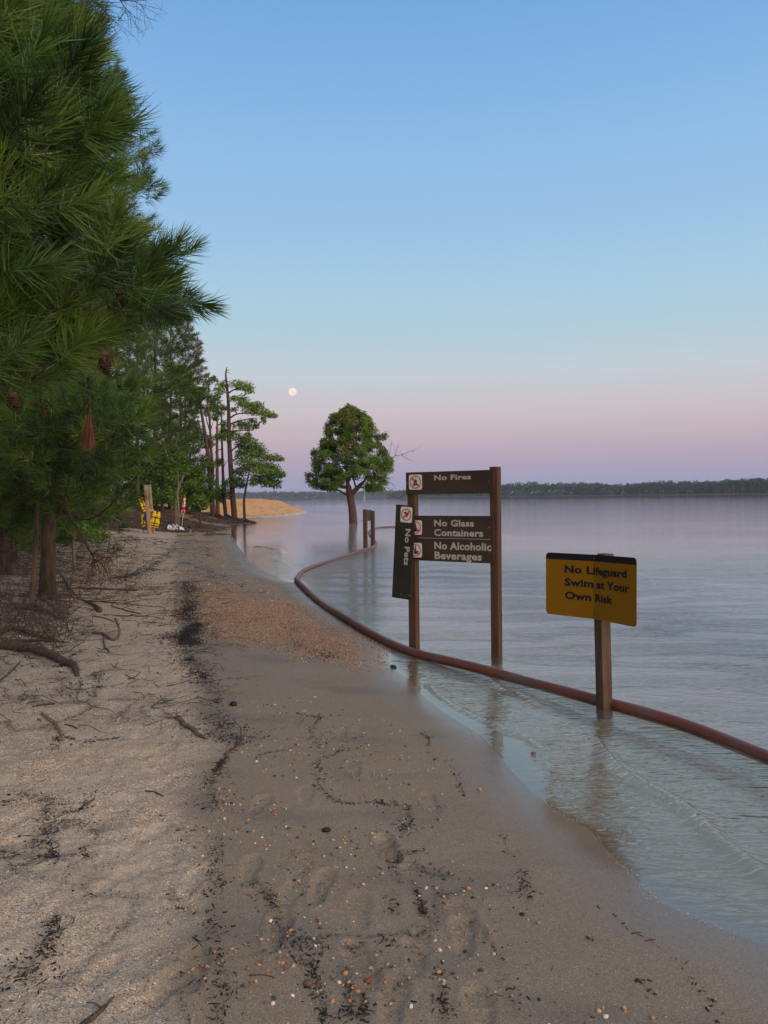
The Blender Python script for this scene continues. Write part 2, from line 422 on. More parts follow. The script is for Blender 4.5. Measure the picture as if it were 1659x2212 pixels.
forest = np.maximum(forest, np.clip((-24-X)/4, 0, 1)*(Sd > 1.0))
forest = np.clip(forest*1.0+np.where(forest > .02, fbm(X*.7, Y*.7, 4)*1.6, 0), 0, 1)

t = NT('sand')
pos = t.pos()
dry = t.attr('dry').outputs['Fac']; sd = t.attr('shore').outputs['Fac']; gr = t.attr('gravel').outputs['Fac']; wk = t.attr('wrack').outputs['Fac']
cl = t.attr('clay').outputs['Fac']; fo = t.attr('forest').outputs['Fac']
n1 = t.noise(1.7, 4, pos); n2 = t.noise(9, 4, pos); n3 = t.noise(420, 2, pos); n4 = t.noise(60, 3, pos)
damp = t.mix(n1.outputs[0], (.180,.140,.100), (.245,.198,.148))
stain = t.ramp(t.noise(1.1, 4, t.mapv(pos, (1, 2.2, 1))).outputs[0], [(.52, (0,0,0)), (.66, (1,1,1))])
damp = t.mix(t.math('MULTIPLY', stain.outputs[0], .45), damp, (.105,.098,.09))
dryc = t.mix(n1.outputs[0], (.32,.262,.205), (.45,.378,.305))
och = t.ramp(t.noise(2.6, 3, pos).outputs[0], [(.5, (0,0,0)), (.72, (1,1,1))])
dryc = t.mix(t.math('MULTIPLY', och.outputs[0], .28), dryc, (.30,.215,.135))
base = t.mix(dry, damp, dryc)
base = t.mix(t.math('MULTIPLY', n2.outputs[0], .35), base, (.16,.13,.11), 'MIX')
# coarse grains: coloured cells
vor = t.node('ShaderNodeTexVoronoi'); vor.inputs['Scale'].default_value = 165; t.link(pos, vor.inputs['Vector'])
wn = t.node('ShaderNodeSeparateColor'); t.link(vor.outputs['Color'], wn.inputs[0])
gcolr = t.ramp(wn.outputs[0], [(0, (.035,.03,.03)), (.16, (.14,.10,.075)), (.35, (.34,.20,.10)), (.55, (.45,.33,.22)), (.75, (.55,.47,.38)), (.93, (.7,.66,.6)), (1, (.8,.78,.74))])
gcolr.color_ramp.interpolation = 'CONSTANT'
gsel = t.math('LESS_THAN', wn.outputs[1], t.math('ADD', t.math('MULTIPLY', dry, .50), t.math('MULTIPLY', gr, .35)))
patch = t.ramp(t.noise(3.0, 4, pos).outputs[0], [(.38, (.25,.25,.25)), (.6, (1,1,1))])
base = t.mix(t.math('MULTIPLY', t.math('MULTIPLY', gsel, patch.outputs[0]), .62), base, gcolr.outputs[0])
base = t.mix(t.math('MULTIPLY', gr, .35), base, (.22,.125,.075))
vor2 = t.node('ShaderNodeTexVoronoi'); vor2.inputs['Scale'].default_value = 330; t.link(pos, vor2.inputs['Vector'])
wn2 = t.node('ShaderNodeSeparateColor'); t.link(vor2.outputs['Color'], wn2.inputs[0])
fine = t.ramp(wn2.outputs[0], [(0, (.45,.43,.42)), (.12, (.85,.84,.83)), (.85, (1.0,1,1)), (.93, (1.55,1.5,1.4))])
base = t.mix(1.0, base, fine.outputs[0], 'MULTIPLY')
wkm = t.math('MULTIPLY', wk, t.ramp(n4.outputs[0], [(.35, (0,0,0)), (.6, (1,1,1))]).outputs[0])
base = t.mix(t.math('MULTIPLY', wkm, .8), base, (.018,.016,.016))
# forest floor litter
flit = t.mix(t.ramp(t.noise(3.5, 6, t.mapv(pos, (1, 2.2, 1))).outputs[0], [(.42, (0,0,0)), (.56, (1,1,1))]).outputs[0], (.05,.032,.024), (.27,.19,.135))
flit = t.mix(t.ramp(t.noise(.8, 3, pos).outputs[0], [(.55, (0,0,0)), (.7, (1,1,1))]).outputs[0], flit, (.30,.15,.07))
base = t.mix(fo, base, flit)
clc = t.mix(t.noise(.5, 5, pos).outputs[0], (.40,.205,.085), (.56,.33,.15))
clc = t.mix(t.ramp(t.noise(1.3, 5, t.mapv(pos, (1, 1, 6))).outputs[0], [(.5, (0,0,0)), (.7, (1,1,1))]).outputs[0], clc, (.34,.15,.06))
base = t.mix(cl, base, clc)
# wet margin
wet = t.node('ShaderNodeMapRange'); wet.inputs['From Min'].default_value = .42; wet.inputs['From Max'].default_value = .02; t.link(t.math('ADD', sd, t.math('MULTIPLY', t.math('SUBTRACT', n1.outputs[0], .5), .35)), wet.inputs['Value'])
wetc = t.mix(t.math('MULTIPLY', wet.outputs[0], .35), base, (.10,.078,.055))
uw = t.node('ShaderNodeMapRange'); uw.inputs['From Min'].default_value = 0; uw.inputs['From Max'].default_value = -.3; t.link(sd, uw.inputs['Value'])
wetc = t.mix(uw.outputs[0], wetc, (.185,.145,.085))
rg = t.mix(wet.outputs[0], t.mix(dry, (.62,.62,.62), (.95,.95,.95)), (.16,.16,.16))
rgs = t.node('ShaderNodeSeparateColor'); t.link(rg, rgs.inputs[0])
hgt = t.math('ADD', t.math('MULTIPLY', n3.outputs[0], .5), t.math('MULTIPLY', t.math('MULTIPLY', vor.outputs['Distance'], -1.4), t.math('ADD', dry, gr)))
bst = t.math('MULTIPLY', t.math('SUBTRACT', 1.0, wet.outputs[0]), .5)
bn = t.node('ShaderNodeBump'); bn.inputs['Distance'].default_value = .004; t.link(hgt, bn.inputs['Height']); t.link(bst, bn.inputs['Strength'])
bn2 = t.node('ShaderNodeBump'); bn2.inputs['Distance'].default_value = .02; t.link(n2.outputs[0], bn2.inputs['Height']); t.link(t.math('MULTIPLY', dry, .6), bn2.inputs['Strength']); t.link(bn.outputs[0], bn2.inputs['Normal'])
p = t.principled(wetc, rgs.outputs[0], bn2.outputs[0]); spc = t.math('ADD', t.math('MULTIPLY', wet.outputs[0], .45), .08); t.link(spc, p.inputs['Specular IOR Level'])
M_sand = t.m
me = np_mesh('beach', V, F, [M_sand], smooth=True, attrs=dict(dry=dryA.ravel(), shore=Sd.ravel(), gravel=gravA.ravel(), wrack=wr.ravel(), clay=clay.ravel(), forest=forest.ravel()))
beach = tag(link('sandy_ground', me), kind='structure')
def Hm(x, y):
    """height of the built ground mesh (bilinear)"""
    i = min(max(int(np.searchsorted(gx, x))-1, 0), len(gx)-2); j = min(max(int(np.searchsorted(gy, y))-1, 0), len(gy)-2)
    u = (x-gx[i])/(gx[i+1]-gx[i]); v = (y-gy[j])/(gy[j+1]-gy[j])
    return float((Zg[j, i]*(1-u)+Zg[j, i+1]*u)*(1-v)+(Zg[j+1, i]*(1-u)+Zg[j+1, i+1]*u)*v)
def Hmv(x, y):
    i = np.clip(np.searchsorted(gx, x)-1, 0, len(gx)-2); j = np.clip(np.searchsorted(gy, y)-1, 0, len(gy)-2)
    u = (x-gx[i])/(gx[i+1]-gx[i]); v = (y-gy[j])/(gy[j+1]-gy[j])
    return (Zg[j, i]*(1-u)+Zg[j, i+1]*u)*(1-v)+(Zg[j+1, i]*(1-u)+Zg[j+1, i+1]*u)*v

# ============================================================ WATER
wx = dense_axis(-1.2, 4.5, .022, 1.02, -3500, 3500, 300)
wy = dense_axis(2.4, 7.5, .022, 1.012, -100, 3800, 300)
WX, WY = np.meshgrid(wx, wy)
def crest(lst): return [Z0(*q) for q in lst]
wave1 = crest([(1280,1590),(1312,1627),(1335,1655),(1377,1690),(1440,1722),(1500,1768),(1556,1822),(1620,1870),(1700,1930),(1800,2000)])
wave2 = crest([(925,1478),(945,1500),(975,1522),(1020,1545),(1060,1562),(1085,1575),(1120,1590),(1150,1603),(1165,1615),(1200,1622)])
wave3 = crest([(1040,1460),(1090,1487),(1140,1510),(1170,1530),(1190,1545)])
wave4 = crest([(640,1150),(560,1156)]); 
wave5 = crest([(540,1180),(570,1182),(600,1188),(610,1195)])
wave6 = crest([(590,1210),(610,1215),(625,1222),(640,1224)])
wave7 = crest([(1300,1975),(1380,1922),(1460,1962),(1560,1978),(1700,1985)])
Zw = np.zeros(WX.shape); fine_ = (WX < 30) & (WX > -12) & (WY < 45) & (WY > 0)
xa, ya = WX[fine_], WY[fine_]; za = np.zeros(xa.shape)
for wv, hh, ww in ((wave1, .034, .050), (wave2, .014, .028), (wave3, .022, .055), (wave5, .03, .10), (wave6, .03, .10), (wave4, .02, .15)):
    d = polydist(xa, ya, wv)
    end = np.minimum(np.hypot(xa-wv[0].x, ya-wv[0].y), np.hypot(xa-wv[-1].x, ya-wv[-1].y))
    za += hh*np.exp(-(d/ww)**2)*np.clip(end/(ww*3), 0, 1)
# broad chop, real geometry
k = 0
amp = np.clip((-sdist(xa, ya)-.02)/1.0, 0.02, 1)
for lam, ang, a in ((.75, 72, .0055), (.46, 104, .004), (.31, 60, .0028), (1.25, 88, .007), (.22, 96, .0018), (.17, 75, .0012), (.27, 128, .0016)):
    kx, ky = math.cos(R(ang))*2*math.pi/lam, math.sin(R(ang))*2*math.pi/lam
    ph = fbm(xa*.55+k*3, ya*.55, 2)*9
    env = np.clip(.55+1.5*fbm(xa*.8+k*7, ya*.8+k, 2), 0.1, 1.6)
    fade = np.clip(1.6-ya*.105/lam, 0, 1)
    za += a*amp*env*fade*np.sin(kx*xa+ky*ya+ph); k += 1
Zw[fine_] = za
depth = Zw-np.where(True, H(WX, WY), 0)
depth = np.clip(depth, 0, 3)
film = [Z0(*q_) for q_ in shore_px[9:17]]+[q_ for q_ in wave2[:-1]]
film = [Z0(x_, y_) for x_, y_ in [(1206,1752),(1150,1712),(1105,1664),(1040,1588),(959,1540),(905,1495),(885,1470)]]+list(wave2[:8])+[Z0(1165,1640), Z0(1195,1690)]
calmv = np.where(inpoly(WX, WY, film), np.clip(polydist(WX, WY, film+film[:1])/.10, 0, 1), 0)
Zw = Zw*(1-calmv)
V = np.stack([WX, WY, Zw], -1).reshape(-1, 3)
ny_, nx_ = WX.shape; idx = np.arange(ny_*nx_).reshape(ny_, nx_)
F = np.stack([idx[:-1, :-1], idx[:-1, 1:], idx[1:, 1:], idx[1:, :-1]], -1).reshape(-1, 4)
keep = (depth.ravel()[F] > 0).any(1) | (V[F][:, :, 1].max(1) > 60)
F = F[keep]
t = NT('lake_water')
pos = t.pos(); dp = t.attr('depth').outputs['Fac']
na = t.noise(1.0, 3, t.mapv(pos, (2.2, 6.5, 1)), .55, .4)
rot = t.node('ShaderNodeMapping'); rot.inputs['Rotation'].default_value = (0, 0, R(-24)); rot.inputs['Scale'].default_value = (5, 15, 1); t.link(pos, rot.inputs['Vector'])
nb = t.noise(1.0, 3, rot.outputs[0], .5, .3)
rot2 = t.node('ShaderNodeMapping'); rot2.inputs['Rotation'].default_value = (0, 0, R(14)); rot2.inputs['Scale'].default_value = (.35, 1.4, 1); t.link(pos, rot2.inputs['Vector'])
nc = t.noise(1.0, 3, rot2.outputs[0])
calm = t.ramp(t.noise(.12, 3, t.mapv(pos, (.5, 1.5, 1))).outputs[0], [(.35, (.45,.45,.45)), (.6, (1,1,1))])
def ridged(n_): return t.math('SUBTRACT', 1.0, t.math('MULTIPLY', t.math('ABSOLUTE', t.math('SUBTRACT', n_.outputs[0], .5)), 2.0))
h = t.math('ADD', t.math('MULTIPLY', ridged(na), .42), t.math('MULTIPLY', ridged(nb), .22))
h = t.math('ADD', h, t.math('MULTIPLY', nc.outputs[0], .7))
rot3 = t.node('ShaderNodeMapping'); rot3.inputs['Rotation'].default_value = (0, 0, R(32)); rot3.inputs['Scale'].default_value = (9, 26, 1); t.link(pos, rot3.inputs['Vector'])
nd = t.noise(1.0, 2, rot3.outputs[0], .5, .6); h = t.math('ADD', h, t.math('MULTIPLY', nd.outputs[0], .16))
shal = t.node('ShaderNodeMapRange'); shal.inputs['From Min'].default_value = .0; shal.inputs['From Max'].default_value = .010
shal.inputs['To Min'].default_value = .04; shal.inputs['To Max'].default_value = 1.15; t.link(dp, shal.inputs['Value'])
sy = t.node('ShaderNodeSeparateXYZ'); t.link(pos, sy.inputs[0])
off = t.node('ShaderNodeMapRange'); off.interpolation_type = 'SMOOTHSTEP'; off.inputs['From Min'].default_value = 6; off.inputs['From Max'].default_value = 27; off.inputs['To Min'].default_value = 1; off.inputs['To Max'].default_value = .15; t.link(sy.outputs[1], off.inputs['Value'])
st = t.math('MULTIPLY', t.math('MULTIPLY', shal.outputs[0], t.math('MAXIMUM', t.math('MULTIPLY', calm.outputs[0], off.outputs[0]), t.math('MULTIPLY', t.attr('breeze').outputs['Fac'], .75))), t.math('SUBTRACT', 1.0, t.attr('calm').outputs['Fac']))
bn = t.node('ShaderNodeBump'); bn.inputs['Distance'].default_value = .044; t.link(h, bn.inputs['Height']); t.link(st, bn.inputs['Strength'])
fr = t.node('ShaderNodeFresnel'); fr.inputs['IOR'].default_value = 1.85; t.link(bn.outputs[0], fr.inputs['Normal'])
gl = t.node('ShaderNodeBsdfGlossy'); gl.inputs['Roughness'].default_value = .03; t.link(bn.outputs[0], gl.inputs['Normal'])
tr = t.node('ShaderNodeBsdfTransparent'); tr.inputs['Color'].default_value = (.93,.93,.86,1)
df = t.node('ShaderNodeBsdfDiffuse'); df.inputs['Color'].default_value = (.37,.41,.41,1)
mk = t.node('ShaderNodeMapRange'); mk.inputs['From Min'].default_value = 0; mk.inputs['From Max'].default_value = .6; mk.inputs['To Max'].default_value = .95; t.link(dp, mk.inputs['Value'])
m1 = t.node('ShaderNodeMixShader'); t.link(mk.outputs[0], m1.inputs[0]); t.link(tr.outputs[0], m1.inputs[1]); t.link(df.outputs[0], m1.inputs[2])
m2 = t.node('ShaderNodeMixShader'); gf = t.node('ShaderNodeNewGeometry'); t.link(t.math('MULTIPLY', fr.outputs[0], t.math('SUBTRACT', 1.0, gf.outputs['Backfacing'])), m2.inputs[0]); t.link(m1.outputs[0], m2.inputs[1]); t.link(gl.outputs[0], m2.inputs[2])
t.link(m2.outputs[0], t.o.inputs['Surface'])
me = np_mesh('water', V, F, [t.m], smooth=True, attrs=dict(depth=depth.ravel(), calm=calmv.ravel(), breeze=np.clip(1.3*np.exp(-((WX+1.0)/4.5)**2-((WY-15.5)/6.5)**2), 0, 1).ravel()))
water = tag(link('lake_water', me), kind='structure')
# ============================================================ MATERIALS FOR THINGS
def wood_mat(name, c1, c2, scale=(18, 18, 1.6), rough=.75, vec='Object', bs=.5):
    t = NT(name); pos = t.node('ShaderNodeTexCoord').outputs['Object']
    n = t.noise(1.0, 5, t.mapv(pos, scale), .65); n2 = t.noise(3, 3, pos)
    c = t.mix(t.ramp(n.outputs[0], [(.3, (0,0,0)), (.7, (1,1,1))]).outputs[0], c1, c2)
    c = t.mix(t.math('MULTIPLY', t.ramp(n2.outputs[0], [(.55, (0,0,0)), (.75, (1,1,1))]).outputs[0], .4), c, tuple(v*.45 for v in c1))
    t.principled(c, rough, t.bump(n.outputs[0], bs, .004)); return t.m
M_post = wood_mat('brown_stained_timber', (.050,.023,.015), (.100,.050,.033), (26, 26, 2.0))
M_post2 = wood_mat('weathered_timber', (.055,.036,.024), (.115,.072,.048), (26, 26, 2))
M_board = wood_mat('brown_sign_panel', (.040,.025,.018), (.056,.036,.026), (1.5, 1.5, 5), .45, bs=.08)
M_board2 = wood_mat('dark_sign_panel', (.022,.020,.015), (.032,.028,.021), (1.5, 1.5, 5), .5, bs=.08)
def plain(name, col, rough=.5, ns=30, var=.15, metal=0, **kw):
    t = NT(name); n = t.noise(ns, 4, t.pos())
    c = t.mix(n.outputs[0], tuple(v*(1-var) for v in col), tuple(min(1, v*(1+var)) for v in col))
    p = t.principled(c, rough, t.bump(n.outputs[0], .15, .002)); p.inputs['Metallic'].default_value = metal
    for k, v in kw.items(): p.inputs[k.replace('_', ' ')].default_value = v
    return t.m
M_cream = plain('cream_reflective_lettering', (.36,.335,.28), .5)
M_white = plain('white_plate', (.60,.56,.50), .5)
M_red = plain('red_prohibition_ring', (.36,.025,.022), .5)
M_black = plain('black_paint', (.008,.008,.009), .5, Specular_IOR_Level=.2)
M_yellow = plain('yellow_sign_face', (.215,.098,.002), .5, 6, .12, Specular_IOR_Level=.15)
M_bolt = plain('grey_bolt', (.16,.14,.13), .45, metal=.7)
t = NT('rusty_hose'); pos = t.pos(); n = t.noise(5, 6, pos, .75); n2 = t.noise(38, 5, pos, .7)
c = t.mix(n.outputs[0], (.080,.018,.008), (.165,.042,.018)); c = t.mix(t.math('MULTIPLY', t.ramp(n2.outputs[0], [(.5, (0,0,0)), (.75, (1,1,1))]).outputs[0], .5), c, (.15,.065,.04))
geo = t.node('ShaderNodeNewGeometry'); 
p = t.principled(t.mix(t.ramp(t.noise(2.2, 5, pos, .7).outputs[0], [(.5, (0,0,0)), (.62, (1,1,1))]).outputs[0], c, (.10,.055,.042)), .42, t.bump(n2.outputs[0], .12, .002)); p.inputs['Specular IOR Level'].default_value = .45; M_pipe = t.m

def text_tris(body, cap_h, width, bold=.036):
    """flat mesh of one line of lettering, capital height cap_h, total width 'width', origin at the baseline left"""
    cu = bpy.data.curves.new('lettering', 'FONT'); cu.body = body; cu.size = 1; cu.offset = bold; cu.resolution_u = 3
    cu.space_character = 1.06
    o = bpy.data.objects.new('lettering', cu); COL.objects.link(o)
    dg = bpy.context.evaluated_depsgraph_get(); dg.update()
    me = bpy.data.meshes.new_from_object(o.evaluated_get(dg)); 
    vs = [v.co.copy() for v in me.vertices]; fs = [tuple(p.vertices) for p in me.polygons]
    bpy.data.objects.remove(o); bpy.data.curves.remove(cu); bpy.data.meshes.remove(me)
    x0 = min(v.x for v in vs); x1 = max(v.x for v in vs)
    ch = .729+2*bold
    return [((v.x-x0)/(x1-x0)*width, (v.y+bold)/ch*cap_h) for v in vs], fs

def words(v, f, gap):
    """split a flat line of lettering into its words"""
    iv = sorted((min(v[i][0] for i in q), max(v[i][0] for i in q)) for q in f); cuts = []; hi = iv[0][1]
    for a_, b_ in iv:
        if a_-hi > gap: cuts.append((a_+hi)/2)
        hi = max(hi, b_)
    out_ = []
    for lo_, hi_ in zip([-9]+cuts, cuts+[9]):
        fs = [q for q in f if lo_ < v[q[0]][0] < hi_]; ids = sorted({i for q in fs for i in q}); mp = {k_: n_ for n_, k_ in enumerate(ids)}
        out_.append(([v[i] for i in ids], [tuple(mp[i] for i in q) for q in fs]))
    return out_
def ring_pts(cx_, cy_, r, n=40): return [(cx_+r*math.cos(2*math.pi*i/n), cy_+r*math.sin(2*math.pi*i/n)) for i in range(n)]
def symbol_plate(mb, O, ux, uy, un, x0, y0, w, h, kind, slash=1, mats=(0, 1, 2)):
    """rounded white plate with red ring, slash and black symbol; thin stacked layers"""
    mb.prism([(a, b) for a, b in rrect(w, h, w*.13, 4, x0, y0)], O, ux, uy, un, .0015, mats[0])
    cx_, cy_ = x0+w/2, y0+h/2; rr = min(w, h)*.43
    O2 = O+un*.0012
    sym = {'fire': [[(-.02,.26),(.05,.10),(.10,.15),(.12,-.02),(.04,-.10),(-.10,-.10),(-.14,.0),(-.08,.10),(-.05,.04)], [(-.22,-.13),(.20,-.24),(.22,-.19),(-.20,-.08)], [(.20,-.10),(-.22,-.22),(-.20,-.27),(.22,-.15)]],
           'bottle': [[(-.03,.26),(.03,.26),(.04,.10),(.10,.02),(.10,-.26),(-.10,-.26),(-.10,.02),(-.04,.10)]],
           'wine': [[(-.03,.28),(.03,.28),(.03,.08),(.09,.0),(.09,-.26),(-.09,-.26),(-.09,.0),(-.03,.08)], [(.13,-.05),(.22,-.05),(.20,-.26),(.15,-.26)]],
           'dog': [[(-.22,.14),(-.06,.20),(.02,.14),(.12,-.06),(.06,-.20),(.02,-.20),(.02,-.06),(-.08,.06),(-.20,.08)], [(.10,-.02),(.24,.06),(.22,.10),(.08,.04)], [(-.06,.0),(-.16,-.18),(-.12,-.20),(-.02,-.04)]]}[kind]
    for k, poly in enumerate(sym):
        mb.prism([(cx_+a*w*1.05, cy_+b*w*1.05) for a, b in poly], O2+un*(.0003*k), ux, uy, un, .0008, mats[2])
    O3 = O+un*.0026; n = 40; V = []; 
    for r in (rr, rr*.86):
        V += [O3+ux*a+uy*b for a, b in ring_pts(cx_, cy_, r, n)]
    mb.add(V, [(i, (i+1) % n, n+(i+1) % n, n+i) for i in range(n)], mats[1])
    s = .7071*rr*.9; wd = rr*.085*slash
    mb.add([O3+un*.0004+ux*(cx_+a)+uy*(cy_+b) for a, b in ((-s-abs(wd), (s-abs(wd))*slash), (-s+abs(wd), (s+abs(wd))*slash), (s+abs(wd), (-s+abs(wd))*slash), (s-abs(wd), (-s-abs(wd))*slash))], [(0, 1, 2, 3)], mats[1])

def c1(x, y): return ((1480+x*.38877)*.54862, (1780+y*.38877)*.54862)
# ============================================================ BROWN RULES SIGN in the water
A = P(*c1(302, 207), 8.37); B = P(*c1(1188, 165), 7.79); A.z = B.z = 0
ux = (B-A).normalized(); uy = Vector((0, 0, 1)); un = ux.cross(uy)
if un.dot(CAM-A) < 0: un = -un
LB = (B-A).length
def onb(px, py, off=0.0):
    d = ray(px, py); O = A+un*off; tt = (O-CAM).dot(un)/d.dot(un); q = CAM+d*tt-A
    return q.dot(ux), q.z
root = thing('rules_sign', 'brown two post sign with No Fires and No Glass boards standing in the water', 'sign', loc=A)
bpy.context.view_layer.update()
def child(o, parent):
    o.parent = parent; o.matrix_parent_inverse = parent.matrix_basis.inverted() if parent.type == 'EMPTY' and not parent.parent else Matrix()
    return o
PW = .089
def post(cx_, top, mat_, lean=0):
    mb = MB(); c = A+ux*cx_-un*(PW/2+.0225)
    h = .5*(top+.5)
    mb.box(c+Vector((0, 0, top-h)), ux*(PW/2), un*(PW/2), Vector((0, 0, h)))
    return child(mb.build('post', mat_, bevel=.004), root)
zt = onb(*c1(1150, 160))[1]
post(PW/2+.002, onb(*c1(330, 207))[1]-.012, M_post); post(LB-.02-PW/2+.055, zt+.012, M_post)
def board(z0, z1, lines, kind, plate, name='board'):
    mb = MB(); mb.prism([(0, z0), (LB, z0), (LB, z1), (0, z1)], A, ux, uy, un, .02)
    b = child(mb.build('sign_board', M_board, bevel=.002), root)
    for body, (xa_, ya_), (xb_, yb_) in lines:      # crop-1 pixel: baseline left, top right
        lm = MB()
        s0, q0 = onb(*c1(xa_, ya_)); s1, q1 = onb(*c1(xb_, yb_))
        v, f = text_tris(body, q1-q0, s1-s0); O = A+un*.0012+uy*q0+ux*s0
        for v, f in words(v, f, (q1-q0)*.22):
            lm = MB(); lm.add([O+ux*a+uy*b2 for a, b2 in v], f)
            lo = lm.build('lettering', M_cream); lo.parent = b; lo.matrix_parent_inverse = Matrix()
    pm = MB(); s0, q1 = onb(*c1(*plate[:2])); s1, q0 = onb(*c1(*plate[2:]))
    symbol_plate(pm, A+un*.0018, ux, uy, un, s0, q0, s1-s0, q1-q0, kind)
    po = pm.build('symbol_plate', [M_white, M_red, M_black]); po.parent = b
    po.matrix_parent_inverse = Matrix()
    # bolts at the ends
    for sx in (.028, LB-.05):
        zc = (z0+z1)/2+.0; bm_ = MB()
        bm_.tube([A+ux*sx+uy*zc, A+ux*sx+uy*zc+un*.006], [.011, .009], 8)
        bo = bm_.build('bolt', M_bolt); bo.parent = b; bo.matrix_parent_inverse = Matrix()
    return b
z1a = onb(*c1(302, 207))[1]; z0a = onb(*c1(302, 430))[1]
board(z0a, z1a, [('No Fires', (590, 286), (963, 219))], 'fire', (335, 230, 468, 380))
z1b = onb(*c1(1150, 647))[1]; zmb = onb(*c1(1150, 885))[1]; z0c = onb(*c1(1120, 1127))[1]
board(zmb+.0015, z1b, [('No Glass', (590, 751), (993, 684)), ('Containers', (590, 849), (1086, 783))], 'bottle', (337, 690, 468, 838))
board(z0c, zmb-.0015, [('No Alcoholic', (593, 984), (1168, 917)), ('Beverages', (595, 1082), (1073, 1017))], 'wine', (337, 918, 468, 1068))
# the fallen No Pets board hanging by one bolt from the left post
tl = onb(*c1(205, 530), .03); bl = onb(*c1(163, 1470), .03); tr_ = onb(*c1(402, 532), .03)
O = A+un*.032+ux*bl[0]+uy*bl[1]
vy = (ux*(tl[0]-bl[0])+uy*(tl[1]-bl[1])); Lp = vy.length; vy.normalize(); vx = vy.cross(un); vx = vx if vx.dot(ux) > 0 else -vx
Wp = .24
np_ = thing('hanging_sign_board', 'dark No Pets board hanging on end from the left post of the brown sign', 'sign board', loc=O)
mb = MB(); mb.prism([(0, 0), (Wp, 0), (Wp, Lp), (0, Lp)], O, vx, vy, un, .02); child(mb.build('sign_panel', M_board2, bevel=.002), np_)
def onp(x, y):
    d = ray(*c1(x, y)); tt = (O-CAM).dot(un)/d.dot(un); q = CAM+d*tt-O; return q.dot(vx), q.dot(vy)
a0 = onp(300, 775); a1 = onp(292, 1145); b0 = onp(360, 775)
ln = a0[1]-a1[1]; v, f = text_tris('No Pets', b0[0]-a0[0]-.002, ln)
for v, f in words(v, f, .011):
    lm = MB(); lm.add([O+un*.0012+vx*(a0[0]-.001+b2)+vy*(a0[1]-a) for a, b2 in v], f); child(lm.build('lettering', M_cream), np_)
q0 = onp(247, 708); q1 = onp(372, 560); pm = MB(); symbol_plate(pm, O+un*.0018, vx, vy, un, q0[0], q0[1], q1[0]-q0[0], q1[1]-q0[1], 'dog', -1)
child(pm.build('symbol_plate', [M_white, M_red, M_black]), np_)
for (x, y) in ((303, 545), (256, 1440), (340, 1450)):
    bm_ = MB(); s_, q_ = onp(x, y); bm_.tube([O+vx*s_+vy*q_, O+vx*s_+vy*q_+un*.006], [.009, .007], 8); child(bm_.build('bolt', M_bolt), np_)

# ============================================================ YELLOW LIFEGUARD SIGN
def c2(x, y): return ((2100+x*.33454)*.54862, (2120+y*.33454)*.54862)
Dc = 5.925
cr_t = P(*c2(705, 190), Dc); cr_b = P(*c2(705, 947), Dc)
rt_t = P(*c2(1208, 226), Dc*757/820); rt_b = P(*c2(1221, 1050), Dc*757/820)
lf_t = P(*c2(143, 163), Dc*757/722); lf_b = P(*c2(155, 885), Dc*757/722)
Hs = (cr_t-cr_b).length
axis_v = ((cr_t-cr_b).normalized()+Vector((0, 0, 0))).normalized()
dl = ((lf_b-cr_b)+(lf_t-cr_t))*.5; dr = ((rt_b-cr_b)+(rt_t-cr_t))*.5
dl -= axis_v*dl.dot(axis_v)*.0; dr -= axis_v*dr.dot(axis_v)*.0
Ll, Lr = dl.length, dr.length; dln, drn = dl/Ll, dr/Lr
nl = dln.cross(axis_v).normalized(); nl = nl if nl.dot(CAM-cr_b) > 0 else -nl
nr_ = drn.cross(axis_v).normalized(); nr_ = nr_ if nr_.dot(CAM-cr_b) > 0 else -nr_
def plate(s, z, off=0.0):
    """s from the crease (negative left), z from the lower edge; the crease is slightly rounded"""
    k = 1/(1+math.exp(-s/.012)); n = (nl*(1-k)+nr_*k).normalized()
    q = cr_b+(dln*(-s) if s < 0 else drn*s)+axis_v*z
    return q+n*(off-.004*math.exp(-(s/.02)**2)*0)
def onpl(x, y):
    d = ray(*c2(x, y)); best = None
    for side, dd, nn in ((-1, dln, nl), (1, drn, nr_)):
        tt = (cr_b-CAM).dot(nn)/d.dot(nn); q = CAM+d*tt-cr_b
        e = dd-axis_v*dd.dot(axis_v); s = q.dot(e)/e.dot(e); z = (q-dd*s).dot(axis_v)
        if s >= 0: best = (side*s, z)
        elif best is None: best = (side*s, z)
    return best
def plate_mesh(outline, off, thick, mi, mb, cut=True):
    bm = bmesh.new(); vs = [bm.verts.new((a, b, 0)) for a, b in outline]; fc = bm.faces.new(vs)
    g = bm.faces[:]+bm.edges[:]+bm.verts[:]
    for cx_ in (-.03, -.015, 0, .015, .03):
        bmesh.ops.bisect_plane(bm, geom=bm.faces[:]+bm.edges[:]+bm.verts[:], plane_co=(cx_, 0, 0), plane_no=(1, 0, 0), dist=1e-6)
    bm.verts.index_update()
    V = [plate(v.co.x, v.co.y, off) for v in bm.verts]; F = [tuple(v.index for v in q.verts) for q in bm.faces]
    if thick:
        n = len(V); V += [plate(v.co.x, v.co.y, off-thick) for v in bm.verts]
        F2 = [tuple(i+n for i in q[::-1]) for q in F]
        for e in bm.edges:
            if len(e.link_faces) == 1:
                a, b = e.verts[0].index, e.verts[1].index; F2.append((a, b, b+n, a+n))
        F = F+F2
    bm.free(); mb.add(V, F, mi)
px_post0 = c2(783, 965); dirp = ray(*px_post0)
tt = (cr_b-nr_*.006-CAM).dot(nr_)/dirp.dot(nr_); corner = CAM+dirp*tt
eL = Vector((-drn.x, -drn.y, 0)).normalized(); eR = Vector((-eL.y, eL.x, 0)); eR = eR if eR.x > 0 else -eR
base = P(*c2(818, 2020), corner.y); lean = (corner-base); lean /= lean.z
ys = thing('lifeguard_sign', 'yellow metal No Lifeguard sign creased on a single square post in the shallows', 'sign', loc=(base.x, base.y, 0))
topz = cr_t.z+.006
